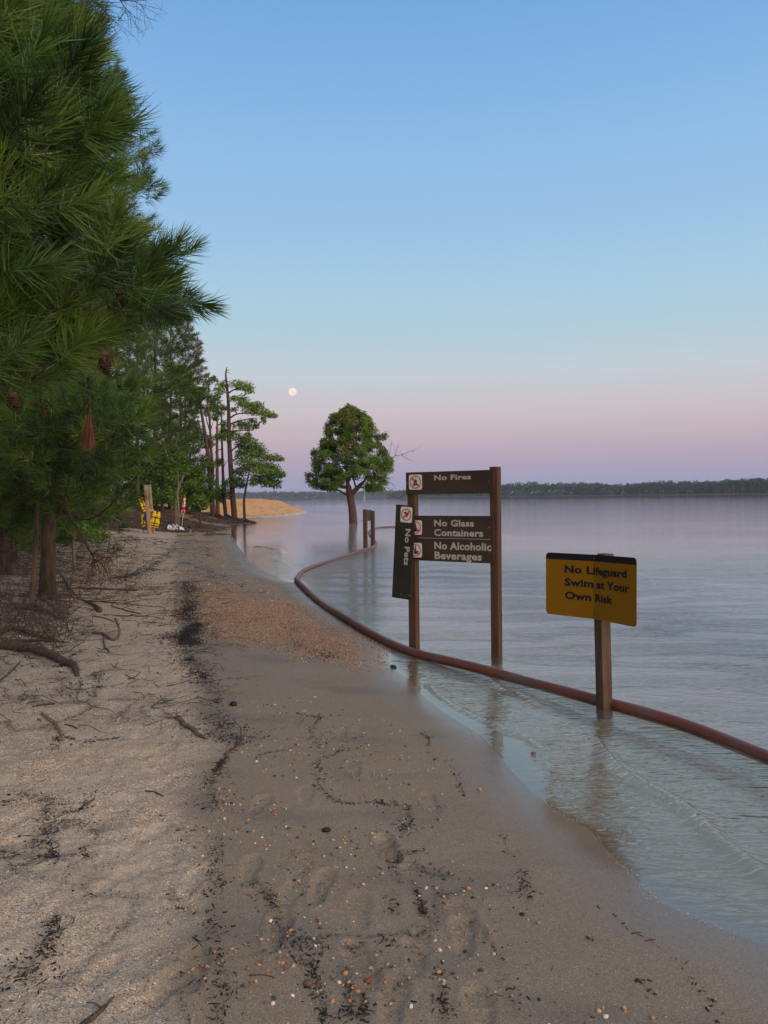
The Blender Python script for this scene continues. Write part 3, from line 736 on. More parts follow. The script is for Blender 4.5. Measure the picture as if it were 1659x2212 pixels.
mb = MB(); w = .089
def pc(z, a, b):
    q = corner+lean*(z-corner.z)+eL*(w*a)+eR*(w*b); return q
zs_ = cr_b.z-.02
V = [pc(-.4, a, b) for a, b in ((0, 0), (1, 0), (1, 1), (0, 1))]+[pc(zs_, a, b)-nr_*.012 for a, b in ((0, 0), (1, 0), (1, 1), (0, 1))]+[pc(zs_, a, b)+Vector((0, 0, topz-zs_))+axis_v*0+Vector((axis_v.x, axis_v.y, 0))*(topz-zs_)-nr_*.03+eR*.012 for a, b in ((0, 0), (1, 0), (1, 1), (0, 1))]
mb.add(V, [(0,1,2,3),(8,9,10,11)]+[(i+j, i+(j+1) % 4, i+4+(j+1) % 4, i+4+j) for i in (0, 4) for j in range(4)])
child(mb.build('post', M_post2, bevel=.003), ys)
mb = MB()
plate_mesh(rrect(Ll+Lr, Hs, .032, 6, -Ll, 0), 0, .003, 0, mb)
face = child(mb.build('sign_panel', M_yellow), ys)
sb = onpl(145, 240); sb2 = onpl(1205, 308); zb = (sb[1]+sb2[1])/2
ol = [(a, b) for a, b in rrect(Ll+Lr-.002, Hs-.002, .031, 6, -Ll+.001, .001) if b > zb]
ol = [q for q in ol]; ol = sorted([q for q in ol], key=lambda q: 0) ; ol = [(ol[0][0], zb)]+ol+[(ol[-1][0], zb)]
mb = MB(); plate_mesh(ol, .0012, 0, 0, mb); o = mb.build('black_band', M_black); o.parent = face; o.matrix_parent_inverse = Matrix()
for body, (xa_, ya_), (xt, yt), (xe, ye) in (('No Lifeguard', (368, 402), (368, 307), (1100, 470)), ('Swim at Your', (370, 555), (370, 460), (1132, 640)), ('Own Risk', (374, 710), (374, 615), (934, 775))):
    s0, q0 = onpl(xa_, ya_); _, q1 = onpl(xt, yt); s1, q2 = onpl(xe, ye)
    v, f = text_tris(body, q1-q0, s1-s0, .042)
    for v, f in words(v, f, (q1-q0)*.22):
        mb = MB(); bm = bmesh.new(); vs = [bm.verts.new((s0+a, q0+b+(q2-q0)*a/(s1-s0)*0.5, 0)) for a, b in v]
        for q in f:
            try: bm.faces.new([vs[i] for i in q])
            except Exception: pass
        for cx_ in (-.03, -.015, 0, .015, .03):
            bmesh.ops.bisect_plane(bm, geom=bm.faces[:]+bm.edges[:]+bm.verts[:], plane_co=(cx_, 0, 0), plane_no=(1, 0, 0), dist=1e-6)
        bm.verts.index_update(); mb.add([plate(u.co.x, u.co.y, .0016) for u in bm.verts], [tuple(k.index for k in q.verts) for q in bm.faces]); bm.free()
        o = mb.build('lettering', M_black); o.parent = face; o.matrix_parent_inverse = Matrix()
for x, y in ((716, 238), (732, 888)):
    mb = MB(); s_, q_ = onpl(x, y); mb.tube([plate(s_, q_, .0), plate(s_, q_, .006)], [.007, .005], 8); child(mb.build('bolt', M_bolt), ys)

# ============================================================ SMALL SIGN FRAME further out
def c4(x, y): return ((1100+x/2.765)*.54862, (1560+y/2.765)*.54862)
a = P(*c4(933, 1232), 25.1); b = P(*c4(1015, 1250), 26.1); zt_a, zt_b = a.z, b.z
a.z = b.z = 0; ux2 = (b-a).normalized(); un2 = ux2.cross(Vector((0, 0, 1))); un2 = un2 if un2.y < 0 else -un2
sf = thing('small_sign_frame', 'small two post frame with a dark panel standing in the water behind the hose', 'sign', loc=a)
for q, zt_, w in ((a, zt_a, .068), (b, zt_b, .075)):
    mb = MB(); mb.box(q+Vector((0, 0, (zt_-.8)/2)), ux2*w, un2*.06, Vector((0, 0, (zt_+.8)/2))); child(mb.build('post', M_post, bevel=.006), sf)
zp1 = P(*c4(975, 1240), 25.6).z; zp0 = P(*c4(975, 1357), 25.6).z
mb = MB(); mb.prism([(.06, zp0), ((b-a).length-.06, zp0), ((b-a).length-.06, zp1), (.06, zp1)], a+un2*-.0, ux2, uy, un2, .03); child(mb.build('sign_panel', M_board2), sf)
mb = MB(); mb.tube([P(*c4(925, 1357), 25.1), P(*c4(885, 1357), 25.1), P(*c4(880, 1345), 25.1)], .008, 5); child(mb.build('hook', M_bolt), sf)

# ============================================================ RUSTY HOSE
pp = [(2300,1870),(1900,1716),(1659,1626),(1500,1567),(1330,1519),(1200,1481),(1050,1443),(950,1420),(870,1398),(800,1367),(745,1335),(700,1306),(668,1280),(645,1258),(641,1247),(655,1232),
      (690,1218),(727,1205),(760,1195),(784,1187),(803,1181),(811.5,1174),(810,1168),(803,1160),(798,1153),(798,1147),(805,1142),(820,1139),(850,1137.5),(890,1138),(960,1141),(1030,1146)]
pts = [Z0(x, y, .04) for x, y in pp]
for i, q in enumerate(pts): q.z = .03
pts[-1].z = -.12; pts[-2].z = -.03
pts = smooth_path(pts, 10)
for i, q in enumerate(pts):
    g = H(q.x, q.y); q.z = max(.016, g+.038)+.008*math.sin(i*.21) if i < len(pts)-25 else q.z
arc = 0; rad_ = []
for i, q in enumerate(pts):
    arc += (q-pts[i-1]).length if i else 0; rad_.append(.046+.0012*math.sin(arc*3.1)+.001*math.sin(arc*7.7))
mb = MB(); mb.tube(pts, rad_, 16)
hose = mb.build('hose', M_pipe, smooth=True); tag(hose, 'long rusty red hose curving from the right edge along the shore into the lake', 'hose')

# ============================================================ LIFE JACKET STATION, UMBRELLA, BOARDS
def c3(x, y): return ((480+x/3.456)*.54862, (1880+y/3.456)*.54862)
gb = G(*c3(388, 770)); DS = gb.y; pxm = DS/FPX
def S3(x, y, dd=0.0): return P(*c3(x, y), DS+dd)
st_ = thing('life_jacket_station', 'leaning two post wooden loaner station carrying the yellow life jackets', 'loaner station', loc=gb)
ux3 = Vector((.35, .94, 0)).normalized(); un3 = Vector((-.94, .35, 0))
def leanpost(x0, y0, x1, y1, dd, w):
    mb = MB(); a_ = S3(x0, y0, dd); b_ = S3(x1, y1, dd); b_.z -= .3; e = Vector((w, 0, 0)); f_ = Vector((0, w, 0))
    V = [q+i*e+j*f_ for q in (b_, a_) for i, j in ((-1, -1), (1, -1), (1, 1), (-1, 1))]
    mb.add(V, [(0,1,2,3),(4,5,6,7),(0,1,5,4),(1,2,6,5),(2,3,7,6),(3,0,4,7)]); return child(mb.build('post', M_post2b, bevel=.006), st_)
M_post2b = wood_mat('tan_timber', (.26,.16,.10), (.38,.25,.17), (14, 14, 2))
leanpost(323, 100, 388, 770, 0, 25*pxm*.158*.85); leanpost(376, 100, 437, 758, .8, 22*pxm*.158*.75)
mb = MB(); q0 = S3(322, 420, .1); q1 = S3(425, 452, .75); q0.z = q1.z; mb.tube([q0, q1], .07, 4); child(mb.build('cross_rail', M_post2b), st_)
mb = MB(); q0 = S3(365, 155, .25); mb.box(q0, Vector((.07, .0, 0)), Vector((.0, .02, 0)), Vector((0, 0, .16))); child(mb.build('notice_board', plain('green_notice', (.20,.26,.19), .6)), st_)
M_vest = plain('yellow_vest_fabric', (.70,.47,.012), .65, 12, .10); M_strap = plain('black_strap', (.015,.015,.017), .6)
M_blue = plain('blue_fabric', (.012,.045,.22), .6)
def vest(label, cx_, cy_, w, h, ang, dd, straps, dangle=0, shape='full', holder=True):
    """crop-3 pixel centre and size; the vest is a padded shape with neck notch, arm holes and straps"""
    o = S3(cx_, cy_, dd); k = pxm*.15873; u = Vector((math.cos(R(ang)), .25, math.sin(R(ang)))).normalized(); v = Vector((-math.sin(R(ang)), 0, math.cos(R(ang)))); v = (v-u*v.dot(u)).normalized(); n = u.cross(v); n = n if n.y < 0 else -n
    tv = thing('life_jacket', label, 'life jacket', 'yellow life jackets on the loaner station', loc=o)
    W_, H_ = w*k/2, h*k/2
    def panel(ol, th, offn=0):
        mb = MB(); mb.prism([(a*W_, b*H_) for a, b in ol], o+n*offn, u, v, n, th); return mb
    full = [(-.95,-1),(-.2,-.98),(-.12,-.1),(0,-.1),(.1,-.95),(.9,-.95),(1,-.35),(.82,.0),(.86,.45),(.6,.95),(.25,1),(.12,.62),(-.1,.62),(-.3,1),(-.68,.92),(-.8,.4),(-.75,.0),(-1,-.3)]
    side = [(-.8,-1),(.5,-.9),(.75,-.1),(.4,.1),(.6,.6),(.2,1),(-.4,.95),(-.85,.4),(-.6,.1),(-.9,-.3)]
    ol = full if shape == 'full' else side
    b_ = panel(ol, .07).build('vest_body', M_vest, bevel=.018); child(b_, tv)
    b2 = panel([(a*.97, c*.97-.02) for a, c in ol], .05, -.085).build('vest_back', M_vest, bevel=.014); child(b2, tv)
    for yy in straps:
        mb = MB(); q = o+v*(H_*yy)-n*.03; mb.box(q, u*(W_*1.01), n*.045, v*(.017)); child(mb.build('strap', M_strap), tv)
    mb = MB(); q = o-n*.0+u*(-.05*W_)+v*(-.1*H_); mb.box(q+n*.004, u*.014, n*.006, v*(H_*.5)); child(mb.build('buckle_strap', M_strap), tv)
    mb = MB(); rw = np.random.default_rng(int(cx_))
    for r_ in range(3):
        mb = MB(); q = o+u*(W_*(.12))+v*(H_*(.45-.14*r_)); mb.box(q+n*.003, u*(W_*(.26-.05*r_)), n*.004, v*.008); child(mb.build('printed_mark', M_strap), tv)
    if dangle:
        mb = MB(); s0 = o+v*(-H_*.6)+u*(-W_*.5); mb.tube([s0, s0+Vector((.02, 0, -dangle*.5)), s0+Vector((.10, 0, -dangle)), s0+Vector((.22, .0, -dangle*.85)), s0+Vector((.22, 0, -dangle*.2))], .014, 5); child(mb.build('loose_strap', M_strap), tv)
    return tv
vest('yellow life jacket tilted near the top left of the loaner station post', 288, 358, 98, 215, 24, -.05, (-.35, -.72), shape='side')
vest('narrow yellow life jacket hanging low on the left with loose black straps', 293, 588, 72, 190, 4, .35, (-.55,), .45, 'side')
vest('large yellow life jacket hanging on the right side of the leaning post', 457, 572, 128, 232, -14, .25, (.25, -.45, -.75))
# blue bag between
mb = MB(); o = S3(322, 552, .15); k = pxm*.15873
bag = bpy.data.meshes.new('bag'); bmx = bmesh.new(); bmesh.ops.create_icosphere(bmx, subdivisions=3, radius=1)
for v in bmx.verts: v.co = Vector((v.co.x*26*k*(1-.25*v.co.z), v.co.y*.10, v.co.z*50*k))*(1+.12*math.sin(v.co.z*7+v.co.x*5))
bmx.to_mesh(bag); bmx.free(); bag.materials.append(M_blue); 
for p_ in bag.polygons: p_.use_smooth = True
o_ = link('blue_bag', bag, None, o); tag(o_, 'small blue bag hanging between the post and the low yellow life jacket', 'bag')
# closed umbrella
gu = G(*c3(806, 702)); DU = gu.y; kU = DU/FPX*.15873
def SU(x, y): return P(*c3(x, y), DU)
um = thing('closed_umbrella', 'closed red and white beach umbrella planted upright in the sand', 'umbrella', loc=gu)
M_pole = plain('white_pole', (.70,.66,.56), .4)
t = NT('red_white_canopy'); vor = t.node('ShaderNodeTexVoronoi'); vor.inputs['Scale'].default_value = 5.5; t.link(t.pos(), vor.inputs['Vector']); vor.inputs['Randomness'].default_value = .35
c = t.ramp(vor.outputs['Distance'], [(.42, (.75,.68,.64)), (.47, (.55,.015,.02))]); t.principled(c.outputs[0], .7); M_canopy = t.m
b0, b1 = SU(806, 705), SU(855, 250)
mb = MB(); mb.tube([b0-Vector((0, 0, .25)), b0+(b1-b0)*.9, b1+Vector((0, 0, .02))], [.019, .019, .010], 8); child(mb.build('pole', M_pole, smooth=True), um)
prof = [(505,.5),(495,1.2),(480,1.6),(465,1.75),(448,1.4),(436,.85),(425,1.0),(400,1.15),(370,1.2),(340,1.15),(310,1.0),(285,.8),(268,.45),(255,.15)]
mb = MB(); ring = []
for yy, rr in prof:
    c_ = b0+(b1-b0)*((705-yy)/455); ring.append([c_+Vector((math.cos(a_), math.sin(a_), 0))*(rr*17*kU*(1+.18*math.sin(a_*6+yy*.02))) for a_ in [2*math.pi*i/18 for i in range(18)]])
V = [q for r_ in ring for q in r_]; mb.add(V, [(i*18+k_, i*18+(k_+1) % 18, (i+1)*18+(k_+1) % 18, (i+1)*18+k_) for i in range(len(ring)-1) for k_ in range(18)])
child(mb.build('folded_canopy', M_canopy, smooth=True), um)
# body boards lying on the sand
gd = G(*c3(760, 735)); DD = gd.y
def SB(x, y): return P(*c3(x, y), DD)
def bodyboard(label, pts2, cols, th=.05):
    """four corners in crop-3 px (a->b long edge, c->d back edge) at given depths"""
    q = [P(*c3(x, y), DD+d_) for x, y, d_ in pts2]
    n_ = (q[1]-q[0]).cross(q[3]-q[0]).normalized(); n_ = n_ if n_.z > 0 else -n_
    zz = min(a_.z-ground(a_.x, a_.y) for a_ in q)-th-.02
    for a_ in q: a_.z -= zz
    b = thing('body_board', label, 'body board', loc=q[0]-n_*th)
    def bil(u_, v_): return (q[0]*(1-u_)+q[1]*u_)*(1-v_)+(q[3]*(1-u_)+q[2]*u_)*v_
    ol = rrect(1, 1, .16, 5)
    mb = MB(); n = len(ol); V = [bil(a_, c_) for a_, c_ in ol]+[bil(a_, c_)-n_*th for a_, c_ in ol]
    mb.add(V, [tuple(range(n)), tuple(range(2*n-1, n-1, -1))]+[(i, n+i, n+(i+1) % n, (i+1) % n) for i in range(n)])
    child(mb.build('foam_core', cols[0], bevel=.006), b)
    for k_, (u0_, u1_, mt) in enumerate(cols[1]):
        mb = MB(); mb.add([bil(u0_, .08)+n_*.004, bil(u1_, .08)+n_*.004, bil(u1_, .92)+n_*.004, bil(u0_, .92)+n_*.004], [(0, 1, 2, 3)]); child(mb.build('printed_stripe', mt), b)
M_foam = plain('white_foam', (.72,.72,.72), .5); M_teal = plain('teal_print', (.03,.22,.30), .5); M_grey = plain('grey_foam', (.26,.25,.28), .6); M_orange = plain('faded_red_foam', (.42,.13,.07), .6); M_navy = plain('navy_print', (.02,.06,.14), .5)
bodyboard('white body board with blue stripes lying beside the umbrella pole', [(722,700,-.1),(862,742,-.3),(830,700,.5),(742,650,.7)], (M_foam, [(.08,.3,M_navy),(.42,.5,M_teal),(.62,.82,M_navy)]))
bodyboard('grey and red body board leaning on the pile behind the white one', [(690,690,.0),(748,738,-.2),(770,700,.4),(668,622,.7)], (M_orange, [(.15,.85,M_grey)]))
bodyboard('teal and white body board standing bent at the left end of the pile', [(612,722,-.1),(720,724,-.2),(712,690,.3),(632,664,.5)], (M_foam, [(.25,.9,M_teal)]), .07)
# rope with handle from the lone tree is built with that tree
# ============================================================ VEGETATION
def bark_mat(name, c1, c2, sc=(14, 14, 3)):
    t = NT(name); pos = t.pos(); n = t.noise(1, 5, t.mapv(pos, sc), .7)
    v = t.node('ShaderNodeTexVoronoi'); v.inputs['Scale'].default_value = 1.0; t.link(t.mapv(pos, tuple(q*1.3 for q in sc)), v.inputs['Vector'])
    c = t.mix(t.ramp(n.outputs[0], [(.35, (0,0,0)), (.65, (1,1,1))]).outputs[0], c1, c2)
    c = t.mix(t.ramp(v.outputs['Distance'], [(.0, (0,0,0)), (.35, (1,1,1))]).outputs[0], tuple(q*.35 for q in c1), c)
    t.principled(c, .9, t.bump(v.outputs['Distance'], .7, .02)); return t.m
M_bark = bark_mat('pine_bark', (.060,.038,.028), (.125,.085,.065))
M_bark_light = bark_mat('pale_bark', (.15,.11,.09), (.27,.20,.165))
M_bark_dark = bark_mat('dark_bark', (.045,.030,.024), (.095,.065,.05))
M_twig = bark_mat('twig_bark', (.035,.02,.014), (.085,.048,.03), (30, 30, 30))
M_drift = bark_mat('driftwood', (.07,.05,.04), (.17,.125,.10), (10, 10, 30))
M_root = bark_mat('dark_roots', (.035,.025,.02), (.11,.08,.065), (6, 6, 6))
def leaf_mat(name, stops, trans=.34, rough=.5, spec=.25):
    t = NT(name); a = t.attr('tint').outputs['Fac']; c = t.ramp(a, stops).outputs[0]
    p = t.node('ShaderNodeBsdfPrincipled'); t.link(c, p.inputs['Base Color']); p.inputs['Roughness'].default_value = rough; p.inputs['Specular IOR Level'].default_value = spec
    tl = t.node('ShaderNodeBsdfTranslucent'); t.link(c, tl.inputs['Color'])
    mx = t.node('ShaderNodeMixShader'); mx.inputs[0].default_value = trans; t.link(p.outputs[0], mx.inputs[1]); t.link(tl.outputs[0], mx.inputs[2])
    t.link(mx.outputs[0], t.o.inputs['Surface']); return t.m
M_needle = leaf_mat('pine_needles', [(0, (.020,.045,.010)), (.35, (.048,.098,.016)), (.65, (.095,.170,.022)), (.82, (.17,.235,.035)), (.86, (.11,.055,.022)), (1, (.19,.075,.035))], .22, .42, .35)
M_needle_far = leaf_mat('pine_needles_far', [(0, (.022,.042,.012)), (.5, (.075,.118,.022)), (.8, (.13,.18,.04)), (.83, (.15,.085,.04)), (1, (.22,.11,.06))], .22, .6)
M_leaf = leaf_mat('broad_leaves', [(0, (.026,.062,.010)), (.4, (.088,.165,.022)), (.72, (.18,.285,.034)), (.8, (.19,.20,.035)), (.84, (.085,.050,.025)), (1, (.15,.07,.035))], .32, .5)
M_dead = leaf_mat('dead_needles', [(0, (.09,.028,.018)), (1, (.20,.070,.042))], .2, .6)

def project(p):
    d = Vector(p)-CAM; w = d.dot(FWD)
    return CX+d.dot(RIGHT)/w*FPX, CY-d.dot(UP)/w*FPX, w

def needle_template(r, Ls, nl, n, w, segs=2, a0=75, a1=18, droop=.0):
    """shoot along +Z: needles as tapered bent strips -> verts, tris"""
    V = []; F = []
    for i in range(n):
        t_ = r.random()**.8; z = Ls*(.05+.95*t_)
        az = r.random()*2*math.pi; an = R(a0+(a1-a0)*t_+r.normal()*9)
        d = np.array([math.cos(az)*math.sin(an), math.sin(az)*math.sin(an), math.cos(an)])
        L_ = nl*(.75+.35*r.random())*(1-.15*t_)
        side = np.cross(d, r.normal(size=3)); side /= np.linalg.norm(side)+1e-9
        bend = np.cross(side, d)*r.normal()*.10+np.array([0, 0, .10])
        p0 = np.array([0, 0, z]); b = len(V)
        if segs == 2:
            p1 = p0+d*L_*.55; p2 = p0+d*L_+bend*L_
            V += [p0-side*w*.35, p0+side*w*.35, p1-side*w*.5, p1+side*w*.5, p2]
            F += [(b, b+1, b+3), (b, b+3, b+2), (b+2, b+3, b+4)]
        else:
            V += [p0+d*L_*.15-side*w*.5, p0+d*L_*.15+side*w*.5, p0+d*L_+bend*L_]; F += [(b, b+1, b+2)]
    return np.array(V), np.array(F)
def frames(D, r):
    D = D/np.linalg.norm(D, axis=1, keepdims=True)
    a = r.normal(size=D.shape); X_ = np.cross(a, D); X_ /= np.linalg.norm(X_, axis=1, keepdims=True)
    Y_ = np.cross(D, X_); return np.stack([X_, Y_, D], 2)      # columns
def instance(templates, pos_, dir_, scale, tint, r):
    """bake template copies; returns V,F,attr"""
    pos_ = np.asarray(pos_, float); dir_ = np.asarray(dir_, float); scale = np.asarray(scale, float); tint = np.asarray(tint, float)
    which = r.integers(0, len(templates), len(pos_)); VV, FF, AA = [], [], []; base = 0
    for k, (tv, tf) in enumerate(templates):
        s = which == k
        if not s.any(): continue
        M_ = frames(dir_[s], r); q = np.einsum('nij,vj->nvi', M_, tv)*scale[s][:, None, None]+pos_[s][:, None, :]
        n, m_ = q.shape[:2]
        VV.append(q.reshape(-1, 3)); FF.append((tf[None]+(np.arange(n)*m_)[:, None, None]).reshape(-1, 3)+base)
        AA.append(np.where(tint[s][:, None] < .8, np.clip(tint[s][:, None]+r.normal(size=(n, m_))*0.07, 0, .8), tint[s][:, None]).reshape(-1)); base += n*m_
    return np.concatenate(VV), np.concatenate(FF), np.concatenate(AA)
rt = np.random.default_rng(11)
T_near = [needle_template(rt, .26, .20, 120, .0052, 2, 78, 16) for _ in range(4)]
T_mid = [needle_template(rt, .26, .20, 75, .0085, 1, 80, 20) for _ in range(4)]
T_far = [needle_template(rt, .30, .26, 42, .018, 1, 85, 25) for _ in range(4)]
T_vfar = [needle_template(rt, .40, .32, 34, .032, 1, 88, 25) for _ in range(4)]

class PineBuilder:
    def __init__(s, seed): s.r = np.random.default_rng(seed); s.wood = MB(); s.pos = []; s.dir = []; s.sc = []; s.ti = []
    def shoot(s, p, d, sc=1., ti=None):
        s.pos.append(tuple(p)); s.dir.append(tuple(d)); s.sc.append(sc*s.r.uniform(.85, 1.12)); s.ti.append(ti if ti is not None else s.tint())
    def tint(s): return float(np.clip(s.r.normal(.46, .24), 0, .8))
    def limb(s, a, b, r0, sub, start=.35, up=.25, sc=1., sublen=.42, n=5, bound=None, tint=None):
        """limb from a to tip b with side branchlets carrying shoots"""
        a = Vector(a); b = Vector(b); L_ = (b-a).length; d = (b-a)/max(L_, 1e-6)
        mid = (a+b)/2+Vector((s.r.normal()*.06, s.r.normal()*.06, -.10))*L_*.8
        pts = smooth_path([a, mid, b], 5); s.wood.tube(pts, [r0*(1-.82*i/(len(pts)-1)) for i in range(len(pts))], n)
        endd = (pts[-1]-pts[-3]).normalized()+Vector((0, 0, up)); s.shoot(pts[-1], endd, sc, tint)
        for k in range(sub):
            t_ = start+(1-start)*(k+s.r.random())/sub; i = min(int(t_*(len(pts)-1)), len(pts)-2)
            f = t_*(len(pts)-1)-i; p = pts[i]*(1-f)+pts[i+1]*f
            side = d.cross(Vector((0, 0, 1))); side = side.normalized() if side.length > .01 else Vector((1, 0, 0))
            sg = 1 if k % 2 else -1
            dd = (d*s.r.uniform(.4, .9)+side*sg*s.r.uniform(.4, 1.)+Vector((0, 0, 1))*s.r.uniform(-.15, .55)).normalized()
            l2 = sublen*s.r.uniform(.4, 1.1)*(1.15-t_*.5); e = p+dd*l2
            if bound is not None:
                px_, py_, _ = project(e)
                if px_ > np.interp(py_, *bound)-10: e = p+dd*l2*.25
            ud = (dd+Vector((0, 0, up))).normalized()
            s.wood.tube([p, (p+e)/2+Vector((0, 0, -.02)), e], [.007*max(sc, .8), .0055, .004], 3, cap=False); s.shoot(e, ud, sc, tint)
            if l2 > .28*sc and s.r.random() < .8: s.shoot(p+dd*l2*.5, (ud+side*s.r.normal()*.5).normalized(), sc*.9, tint)
    def finish(s, root, temps, nmat, bmat, smooth=True):
        s.trunk = child(s.wood.build('trunk', bmat, smooth=True), root)
        V, F, A_ = instance(temps, s.pos, s.dir, s.sc, s.ti, s.r)
        me = np_mesh('crown', V, F, [nmat], attrs=dict(tint=A_)); o = link('crown', me); s.crown = child(o, root); return o
def trunk_path(base, H_, lean, r, wob=.05, n=9):
    pts = []; o = Vector((0, 0, 0))
    for i in range(n+1):
        u = i/n; o = Vector((math.sin(u*3+base[0]*5)*wob, math.cos(u*2.6+base[1]*3)*wob, 0))
        pts.append(Vector(base)+Vector(lean)*u+Vector((0, 0, H_*u))+o*u)
    return pts
def along(pts, u):
    k = u*(len(pts)-1); i = min(int(k), len(pts)-2); f = k-i; return pts[i]*(1-f)+pts[i+1]*f
def pine(label, base, H_, rad, nl, r0, z0=.25, temps=T_far, nmat=None, bmat=None, lean=(0, 0, 0), bound=None, sub=6, sc=1., sublen=.7, tint=None, seed=1, group=None, rootsn=0, tmu=None, name='pine_tree', prof=None, extra=()):
    pb = PineBuilder(seed); r = pb.r
    if tmu is not None: pb.tint = lambda: float(np.clip(r.normal(tmu[0], tmu[1]), 0, 1))
    root = thing(name, label, 'tree', group, loc=base)
    b = Vector(base)-Vector((0, 0, .25)); pts = trunk_path(b, H_+.25, lean, r)
    rr = [r0*(1-.88*(i/(len(pts)-1))**1.1) for i in range(len(pts))]; rr[0] *= 1.35
    pb.wood.tube(pts, rr, 9)
    for i in range(nl):
        u = z0+(1-z0)*((i+r.random())/nl)**.9; az = i*2.399+r.normal()*.3; st = along(pts, min(u, .985))
        w = prof(u) if prof else (1-u)**.65*.95+.12
        L_ = rad*w*r.uniform(.7, 1.1); el = .05+.5*u+r.normal()*.08
        e = st+Vector((math.cos(az), math.sin(az), math.tan(el)*.8))*L_
        if bound is not None:
            for _ in range(8):
                px_, py_, _d = project(e)
                if px_ > np.interp(py_, *bound)-12: L_ *= .8; e = st+Vector((math.cos(az), math.sin(az), math.tan(el)*.8))*L_
                else: break
        pb.limb(st, e, r0*.20*(1.05-u)+.007, max(2, int(sub*L_/rad+1)), .3, .3, sc, sublen, 5, bound)
    pb.shoot(pts[-1], (0, 0, 1), sc)
    for (x_, y_, D_) in extra:
        e = P(x_, y_, D_); hz_ = min(max((e.z-pts[0].z-.2-.15*(e-pts[0]).length*.3)/H_, .05), .97); pb.limb(along(pts, hz_), e, .016, sub+2, .3, .3, sc, sublen, 5, bound)
    if rootsn:
        m2 = MB(); gz = b
        for k in range(rootsn):
            a_ = k*2*math.pi/rootsn+r.normal()*.3; q = Vector((base[0], base[1], 0)); path = []
            for j in range(7):
                gzq = ground(q.x, q.y); path.append(Vector((q.x, q.y, gzq+max(.0, r0*.7-j*.03*r0/.1)*.5-.01))); a_ += r.normal()*.35
                q = q+Vector((math.cos(a_), math.sin(a_), 0))*r0*1.6
            m2.tube(path, [r0*.45*(1-.8*j/6) for j in range(7)], 6)
        child(m2.build('roots', bmat or M_bark, smooth=True), root)
    pb.finish(root, temps, nmat or M_needle_far, bmat or M_bark); pb.root = root; pb.pts = pts
    return pb

# ---------- the big foreground pine: trunk just outside the left edge
boundA = ([-200,0,30,100,160,190,240,270,330,380,430,480,520,560,600,640,680,720,760,800,860,900,2000],
          [95,100,115,140,160,185,212,232,235,205,165,190,250,262,290,335,320,285,240,180,120,90,60])
rootA = thing('foreground_pine', 'nearest long needled pine with cones, its branches filling the upper left corner', 'tree', loc=(-4.6, 4.9, ground(-4.6, 4.9)))
pb = PineBuilder(5); r = pb.r
tpA = trunk_path((-4.6, 4.9, ground(-4.6, 4.9)-.2), 9.5, (.2, -.3, 0), r); pb.wood.tube(tpA, [.15*(1-.085*i) for i in range(len(tpA))], 12)
def sA(z): return along(tpA, min(max(z/9.5, .03), .97))
tipsA = []
for i, y_ in enumerate(np.arange(-60, 830, 25)):
    bx = np.interp(y_, *boundA); tipsA.append((bx-55-r.random()*30, y_, r.uniform(3.7, 5.2), 7))
for i in range(50):
    y_ = r.uniform(-100, 850); bx = np.interp(y_, *boundA); tipsA.append((r.uniform(-60, max(20, bx-90)), y_, r.uniform(2.9, 6.0), 8))
for x_, y_, D_, sb in tipsA:
    e = P(x_, y_, D_); pb.limb(sA(e.z-.35+r.normal()*.2), e, .014, sb, .42, .35, 1.0, .38, 6, boundA)
# the long branch that reaches out to the right
for path, tips in (([(225,670,5.2),(270,645,5.0),(300,620,4.9)], [(318,590),(322,635),(300,655),(275,600),(295,575),(260,660)]),):
    q = [sA(P(330,700,5).z-.3), P(120,690,5.2)]+[P(*a_) for a_ in path]; q = smooth_path(q, 5)
    pb.wood.tube(q, [.028*(1-.8*i/len(q)) for i in range(len(q))], 6)
    for x_, y_ in tips: pb.wood.tube([P(x_-40, y_+25, 4.95), P(x_, y_, 4.9)], [.006, .004], 4, cap=False); pb.shoot(P(x_-12, y_+8, 4.9), (P(x_+40, y_-30, 4.85)-P(x_, y_, 4.9)).normalized(), .92)
    for k in range(18):
        u = r.uniform(.35, .95); i_ = min(int(u*(len(q)-1)), len(q)-1); p_ = q[i_]; dd = Vector((r.uniform(.2, 1), r.normal()*.5, r.uniform(-.3, .9))).normalized()
        e = p_+dd*r.uniform(.1, .3); pb.wood.tube([p_, e], [.006, .004], 3, cap=False); pb.shoot(e, dd, .95)
# dead rust coloured needles mixed in
for x_, y_, D_ in ((250,765,4.3),(118,730,4.4)): pb.shoot(P(x_, y_, D_), (r.normal(), r.normal(), -.6), .5, .93)
pb.finish(rootA, T_near, M_needle, M_bark_dark)
